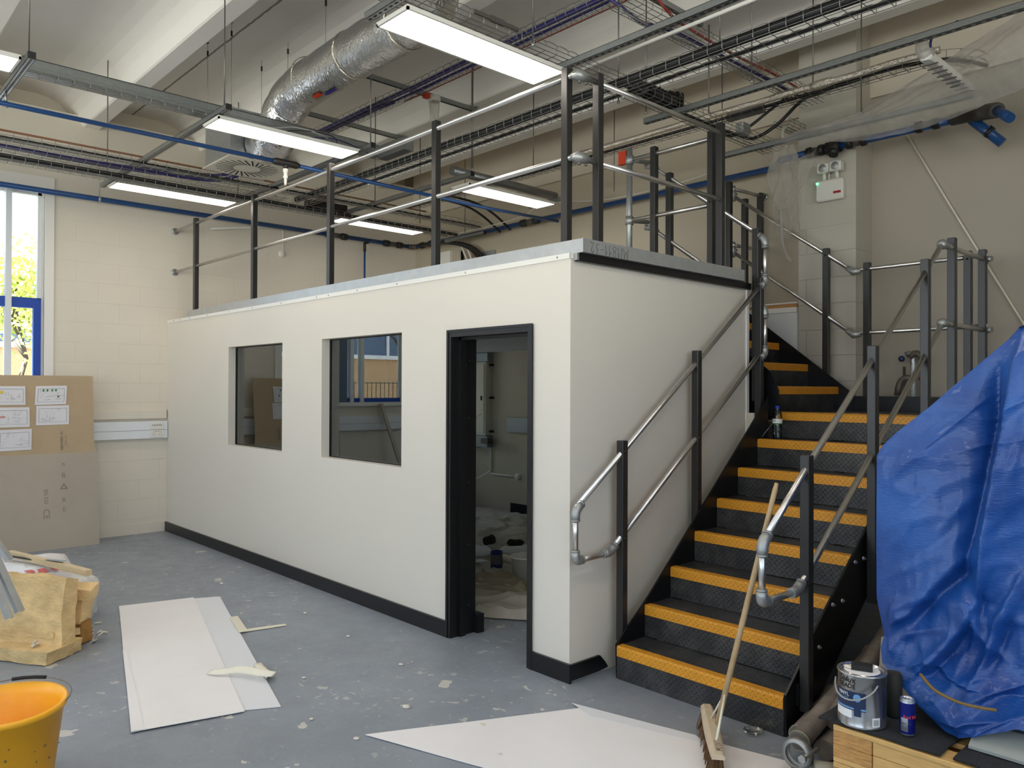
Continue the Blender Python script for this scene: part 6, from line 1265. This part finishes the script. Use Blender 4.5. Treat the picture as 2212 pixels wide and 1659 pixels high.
ta = thing('blue_tarpaulin', 'creased blue tarpaulin draped over a tall machine at the right edge', 'tarpaulin', (2.4, 0.6, .43))
# left edge of the cloth at each height, then swept away and to the right
edge = [(0.445, 2.075, -.20), (0.50, 1.97, -.17), (0.60, 1.80, -.08), (0.66, 1.790, -.07), (0.706, 1.800, -.06), (0.85, 1.765, -.05), (1.10, 1.763, -.05), (1.434, 1.765, -.05), (1.473, 1.78, -.04), (1.532, 1.834, -.03), (1.638, 1.955, -.02), (1.80, 2.12, .0), (1.90, 2.222, .02), (1.942, 2.25, .04)]
def ed(t_):
    k = t_ * (len(edge) - 1); i = min(int(k), len(edge) - 2); f = k - i; a, b_ = edge[i], edge[i+1]; return Vector((a[1] + (b_[1] - a[1]) * f, a[2] + (b_[2] - a[2]) * f, a[0] + (b_[0] - a[0]) * f))
# long creases of the cloth in the plane facing the room: points (x, z), height, soft side, sharp side
CREASE = [([(2.263, 1.925), (2.252, 1.678), (2.225, 1.442), (2.185, 1.166), (2.171, 1.027), (2.153, 0.921)], 0.13, 0.085, 0.03, 1),
    ([(1.791, 1.326), (2.18, 1.695)], 0.010, 0.02, 0.008, 1), ([(2.18, 1.165), (2.022, 0.975), (1.904, 0.816), (1.806, 0.749)], 0.055, 0.12, 0.02, -1),
    ([(2.153, 0.921), (2.103, 0.807), (2.039, 0.704), (1.969, 0.624)], 0.065, 0.10, 0.02, -1), ([(2.301, 1.058), (2.233, 0.904), (2.21, 0.857), (2.18, 0.722), (2.126, 0.588)], 0.05, 0.07, 0.015, 1),
    ([(1.842, 0.859), (1.819, 0.724), (1.842, 0.618)], 0.03, 0.04, 0.015, 1), ([(2.134, 0.547), (2.225, 0.616), (2.301, 0.657)], 0.05, 0.03, 0.015, 1), ([(2.301, 1.613), (2.276, 1.445), (2.255, 1.276)], 0.03, 0.04, 0.02, 1),
    ([(1.904, 0.616), (1.989, 0.674), (2.071, 0.782)], 0.04, 0.05, 0.015, -1), ([(2.031, 0.47), (2.15, 0.50), (2.26, 0.50)], 0.04, 0.03, 0.02, 1), ([(1.80, 1.05), (1.90, 1.16), (2.02, 1.35)], 0.018, 0.06, 0.02, -1),
    ([(1.95, 0.70), (2.06, 0.62), (2.2, 0.60)], 0.03, 0.03, 0.012, 1), ([(2.08, 0.98), (2.16, 0.80), (2.25, 0.72)], 0.03, 0.05, 0.015, -1), ([(1.99, 1.12), (2.08, 1.26), (2.17, 1.34)], 0.014, 0.04, 0.012, 1)]
CREASE += [([(x - 0.055, z) for x, z in ((2.25, 1.80), (2.24, 1.60), (2.205, 1.35), (2.165, 1.12), (2.145, 1.0))], -0.09, 0.03, 0.03, 1), ([(2.14, 1.05), (2.02, 0.925), (1.92, 0.79)], -0.05, 0.03, 0.03, 1),
    ([(2.13, 0.83), (2.07, 0.72), (1.99, 0.60)], -0.05, 0.025, 0.025, 1), ([(2.17, 0.95), (2.155, 0.86)], -0.05, 0.02, 0.02, 1), ([(2.265, 0.90), (2.235, 0.80), (2.19, 0.66)], -0.04, 0.02, 0.02, 1)]
def crease(x, z):
    tot = 0.0
    for pts, h_, w1, w2, sg in CREASE:
        best = None; L_ = len(pts) - 1
        for i in range(L_):
            ax, az = pts[i]; bx_, bz_ = pts[i+1]; dx, dz = bx_ - ax, bz_ - az; q2 = dx * dx + dz * dz; t_ = max(0, min(1, ((x - ax) * dx + (z - az) * dz) / q2)); ex, ez = x - ax - dx * t_, z - az - dz * t_; d_ = math.hypot(ex, ez)
            if best is None or d_ < best[0]: best = (d_, (dx * ez - dz * ex) >= 0, (i + t_) / L_)
        d_, left, u_ = best; w_ = w1 if (left == (sg > 0)) else w2; tot += h_ * math.exp(-d_ / w_) * min(1, (0.12 + u_) * 3, (1.12 - u_) * 3)
    return tot
def tarp(u, v):
    # v up the cloth; u from far back-left (0) through the corner (.4) to the right (1)
    p = ed(v)
    if u < 0.4: s_ = (0.4 - u) / 0.4; q_ = p + Vector((0.10 * s_ + 0.02 * math.sin(s_ * 14) * s_, 1.7 * s_, 0.0))
    else: s_ = (u - 0.4) / 0.6; q_ = p + Vector((1.0 * s_ ** 1.3, 0.0, 0.0))
    amp = min(1, abs(u - 0.4) * 9)
    if u >= 0.4:
        x, z = q_.x, q_.z
        if z < 0.62: q_.z += max(0.0, min(0.09, (x - 2.13) * 0.5)) * (0.62 - z) / 0.17
        q_.y -= crease(x, z) * amp
        k = Vector((x * 0.8 + z * 0.6, z * 0.8 - x * 0.6, 0))
        r1 = 1 - abs(noise.noise(Vector((k.x * 3.0, k.y * 9.0, 2.0)))) * 2; r2_ = 1 - abs(noise.noise(Vector((x * 14.0, z * 5.0, 7.0)))) * 2
        q_.y -= (0.010 * max(0, r1) ** 3 + 0.0035 * max(0, r2_) ** 3 + 0.016 * noise.noise(Vector((x * 5, z * 5, 1)))) * amp * (1.0 if z > 0.9 else 1.7)
        q_.y -= 0.03 * amp * max(0, 0.9 - z)
    else: q_ += Vector((-0.3, -1, 0)) * (0.02 * noise.noise(q_ * 4.5)) * amp
    return q_
mb = MB(); mb.grid(tarp, 230, 230); o_ = mb.build('side_cloth', 'tarp', ta)
mb = MB(); mb.grid(lambda u, v: Vector((ed(1).x + 1.0 * u, ed(1).y + 1.7 * v + 0.02 * math.sin(u * 20) - 0.02 * (1 - v), 1.942 + 0.02 * noise.noise(Vector((u * 4, v * 4, 0))) + 0.01 * math.sin(u * 30))), 40, 40); mb.build('top_cloth', 'tarp', ta)
MB().tube(smoothpath([(1.985, -.19, .63), (2.05, -.235, .60), (2.13, -.25, .585), (2.20, -.25, .585), (2.25, -.23, .585)], 5), 0.006, 6).build('cord', 'dirt', ta)

# ------------------------------------------------------------------ stair bottle and string
bo = thing('water_bottle', 'clear water bottle with a blue cap standing on the step below the landing', 'bottle', (0.21, 2.0, 7 * RS + .003))
bz = 7 * RS + .003; bx, by = 0.225, 1.985
MB().lathe([(0, 0), (.030, 0), (.034, .01), (.030, .03), (.034, .045), (.030, .06), (.034, .075), (.033, .10), (.034, .16), (.030, .185), (.014, .215), (.012, .225)], (bx, by, bz), 24).build('body', 'clear_plastic', bo); MB().lathe([(0.0145, .218), (0.0145, .24), (0, .24)], (bx, by, bz), 16).build('cap', 'bottle_cap', bo)
bv = math.atan2(CAM.y - by, CAM.x - bx); cyl_patch(bx, by, .0345, bv - 1.6, bv + 1.6, bz + .105, bz + .145, 'label', 'label_white', bo); cyl_patch(bx, by, .0346, bv - 1.6, bv + 1.6, bz + .105, bz + .113, 'green_band', 'green_mark', bo); ctext('CN', .016, bx, by, .0348, bv - .7, bz + .13, 'ink_black', bo)
pipe('white_string', 'thin white string stretched along the inner stringer by the bottle', [(0.13, 1.62, 1.17), (0.15, 2.08, 1.47), (0.10, 1.99, 1.475)], 0.0022, 'plastic_white', 'string', n=5)

# ------------------------------------------------------------------ inside the pod
YW = YB
cbn = thing('electrical_cabinet', 'grey-cream electrical cabinet with a yellow warning triangle on the pod back wall', 'cabinet', (-4.8, YW, 1.1))
zc0, zc1 = 1.075, 2.06; xa, xb = -5.75, -4.79
MB().bbox(xa, xb, YW - .115, YW - .001, zc0, zc1, .006).build('body', 'cabinet', cbn)
dr = MB().bbox(xa + .03, xb - .02, YW - .127, YW - .115, zc0 + .03, zc1 - .03, .004).build('door', 'cabinet', cbn)
MB().box(xb - .08, xb - .055, YW - .135, YW - .127, 1.545, 1.605).build('lock', 'rubber', dr)
mb = MB(); cx, cz = -5.04, 1.94; mb.prism([(cx - .03, cz - .022), (cx + .03, cz - .022), (cx, cz + .035)], 'y', YW - .1285, YW - .1272); mb.box(cx - .03, cx + .03, YW - .1285, YW - .1272, cz - .05, cz - .026); mb.build('warning_label', 'yellow_mark', dr)
mb = MB(); mb.prism([(cx - .006, cz - .010), (cx + .006, cz - .010), (cx, cz + .018)], 'y', YW - .1292, YW - .1288); mb.build('warning_symbol', 'ink_black', dr)
for z in (1.13, 1.58, 2.02): MB().box(xb + .001, xb + .05, YW - .05, YW - .01, z - .015, z + .015).build('fixing_lug', 'rubber', cbn)
MB().box(xa, xb + .03, YW - .11, YW - .001, zc1 + .006, 2.178).build('top_trunking', 'trunk_grey', cbn); MB().box(xa, xb + .03, YW - .11, YW - .001, 0.92, zc0 - .006).build('bottom_trunking', 'trunk_grey', cbn)
sw = MB().bbox(xb + .0, xb + .15, YW - .20, YW - .112, 0.975, 1.045, .006).build('rotary_switch', 'fitting_grey'); tag(sw, 'grey rotary switch on the trunking below the cabinet', 'switch')
pipe('pod_conduit', 'white conduit from the cabinet trunking to a round box on the pod back wall', smoothpath([(-4.98, YW - .02, .905), (-4.82, YW - .02, .90), (-4.785, YW - .02, .88), (-4.785, YW - .02, .60), (-4.76, YW - .02, .565), (-4.3, YW - .02, .565)], 3), 0.012, 'plastic_white')
jb = MB().lathe([(0.0, -.03), (.04, -.03), (.045, 0)], (-4.27, YW, .565), 16, 'y').build('junction_box', 'plastic_white'); tag(jb, 'round white junction box low on the pod back wall', 'junction box')
t_ = MB().bbox(-4.44, -1.36, YW - .05, YW - .001, 1.135, 1.33, .004).build('pod_dado_trunking', 'trunk_grey'); tag(t_, 'grey dado trunking on the back wall seen through the doorway', 'trunking')
struct('baseboard_back', MB().box(-4.40, -1.36, YW - .016, YW, .0, .215), 'black_satin')
def cloth(label, x0, x1, y0, y1, z, amp, seed, m_='dust_sheet', rot=0.0, edge_roll=0.03, n=90):
    o3 = Vector((seed * 3.1, seed * 1.7, 0)); cx, cy2 = (x0 + x1) / 2, (y0 + y1) / 2; mb = MB()
    def f(u, v):
        x = x0 + (x1 - x0) * u; y = y0 + (y1 - y0) * v; p = Vector((x, y, 0)); k = noise.noise(p * 2.3 + o3); r1 = (1 - abs(noise.noise(p * 3.4 + o3))) ** 6; r2_ = (1 - abs(noise.noise(Vector((x * 2.2, y * 7.0, 0)) + o3))) ** 5
        e_ = min(u, 1 - u, v, 1 - v); zz = z + (0.09 * v ** 4 if seed == 1 else 0) + amp * (0.5 + 0.6 * k + 1.0 * r1 * 0.8 + 0.7 * r2_ * .6); zz = max(0.004, zz * min(1, e_ * 14 + 0.12))
        q_ = Vector((x - cx, y - cy2, 0)); c_, s_ = math.cos(rot), math.sin(rot); q_ = Vector((cx + q_.x * c_ - q_.y * s_, cy2 + q_.x * s_ + q_.y * c_, zz)); q_ += Vector((0.03 * noise.noise(p * 4 + o3 * 2), 0.03 * noise.noise(p * 4 - o3), 0)); return q_
    mb.grid(f, n, n); o = mb.build('dust_sheet', m_); return tag(o, label, 'dust sheet', 'cotton dust sheets on the pod floor')
cloth('rumpled beige cotton dust sheet covering the pod floor behind the doorway', -5.9, -1.33, 0.75, 3.45, 0.05, 0.05, 1, n=120)
cloth('folded edge of a beige dust sheet nearest the doorway', -2.1, -0.6, 0.50, 1.15, 0.03, 0.06, 2, rot=0.55, n=70)
cloth('bunched beige dust sheet beside the white bucket', -2.1, -1.35, 0.75, 1.2, 0.05, 0.07, 5, m_='dust_dark', rot=0.4, n=60)
def lump(name, label, a, b_, r, m_, cat):
    a, b_ = Vector(a), Vector(b_); mb = MB(); d = (b_ - a); n_ = 18; vs = []; u_ = d.orthogonal().normalized(); w_ = d.normalized().cross(u_)
    for i in range(25):
        f = i / 24; rr = r * (1 - abs(2 * f - 1) ** 5) + .002; c = a + d * f
        for j in range(n_): th = 2 * pi * j / n_; q_ = c + (u_ * math.cos(th) + w_ * math.sin(th)) * rr; vs.append(q_ + (q_ - c) * 0.5 * noise.noise(q_ * 14))
    mb.add(vs, [(i * n_ + j, i * n_ + (j + 1) % n_, (i + 1) * n_ + (j + 1) % n_, (i + 1) * n_ + j) for i in range(24) for j in range(n_)], True); return tag(mb.build(name, m_), label, cat)
lump('polythene_roll', 'left crumpled white polythene roll on the dust sheet inside the pod', (-2.82, 1.42, .15), (-2.52, 1.64, .14), .05, 'polythene', 'roll')
lump('polythene_roll', 'right white polythene roll on the dust sheet inside the pod', (-2.50, 1.70, .15), (-2.2, 1.97, .15), .05, 'polythene', 'roll')
lump('brown_glove', 'brown glove lying behind the white polythene rolls', (-2.85, 1.80, .16), (-2.75, 1.88, .21), .045, 'soot', 'glove')
lump('dark_rag', 'small dark green rag behind the right polythene roll', (-2.72, 2.0, .15), (-2.58, 2.12, .16), .03, 'soot', 'rag')
lump('cardboard_tube', 'cream cardboard tube lying in front of the polythene rolls', (-2.45, 1.62, .12), (-2.02, 1.62, .11), .028, 'tape', 'tube')
tt = thing('small_paint_tin', 'small open navy paint tin standing on the dust sheet inside the pod', 'paint tin', (-2.11, 1.32, .11))
MB().lathe([(0, 0), (.052, 0), (.053, .14), (.055, .145), (.049, .145), (.048, .01), (0, .01)], (-2.11, 1.32, .11), 28).build('can', 'paint_blue', tt); cyl_patch(-2.11, 1.32, .0545, -1.9, 0.1, .145, .23, 'label', 'ink', tt)
wb = thing('white_bucket', 'white plastic bucket spattered with paint on the dust sheet by the door jamb', 'bucket', (-1.64, 1.22, .10))
MB().lathe([(0, 0), (.095, 0), (.12, .19), (.13, .192), (.13, .205), (.116, .205), (.092, .01), (0, .01)], (-1.64, 1.22, .10), 36).build('tub', 'plastic_white', wb); MB().tube([(-1.64 + .13 * math.cos(a), 1.22 + .13 * math.sin(a), .28 + .03 * math.sin(a)) for a in [pi * i / 12 for i in range(13)]], .003, 6).build('handle', 'plastic_white', wb)
flat('paper_scrap', 'small white paper scrap on the dust sheet inside the pod', [(-2.42, 1.28), (-2.30, 1.26), (-2.27, 1.36), (-2.38, 1.38)], .13, 'paper', 'paper', .001, .004)
pipe('white_cable_tails', 'white cable tails curling out past the left door jamb', smoothpath([(-1.95, 0.2, 1.0), (-1.75, 0.45, .98), (-1.60, 0.55, .99), (-1.50, 0.58, 1.02), (-1.42, 0.62, 1.07)], 4), 0.006, 'cable_white', 'cable', n=6)
pipe('white_cable_tails', 'thin white cable tails in front of the electrical cabinet', smoothpath([(-2.3, 0.2, 1.5), (-2.0, 0.6, 1.46), (-1.85, 0.7, 1.45), (-1.75, 0.72, 1.46), (-1.66, 0.75, 1.50)], 4), 0.004, 'cable_white', 'cable', n=6)
bar('black_prop', 'thin black metal prop standing behind the left door jamb', (-4.9, 3.2, .1), (-5.0, 3.25, .75), .03, .03, 'black_satin', 'prop', up=(0, 1, 0))
bpy.context.view_layer.update()
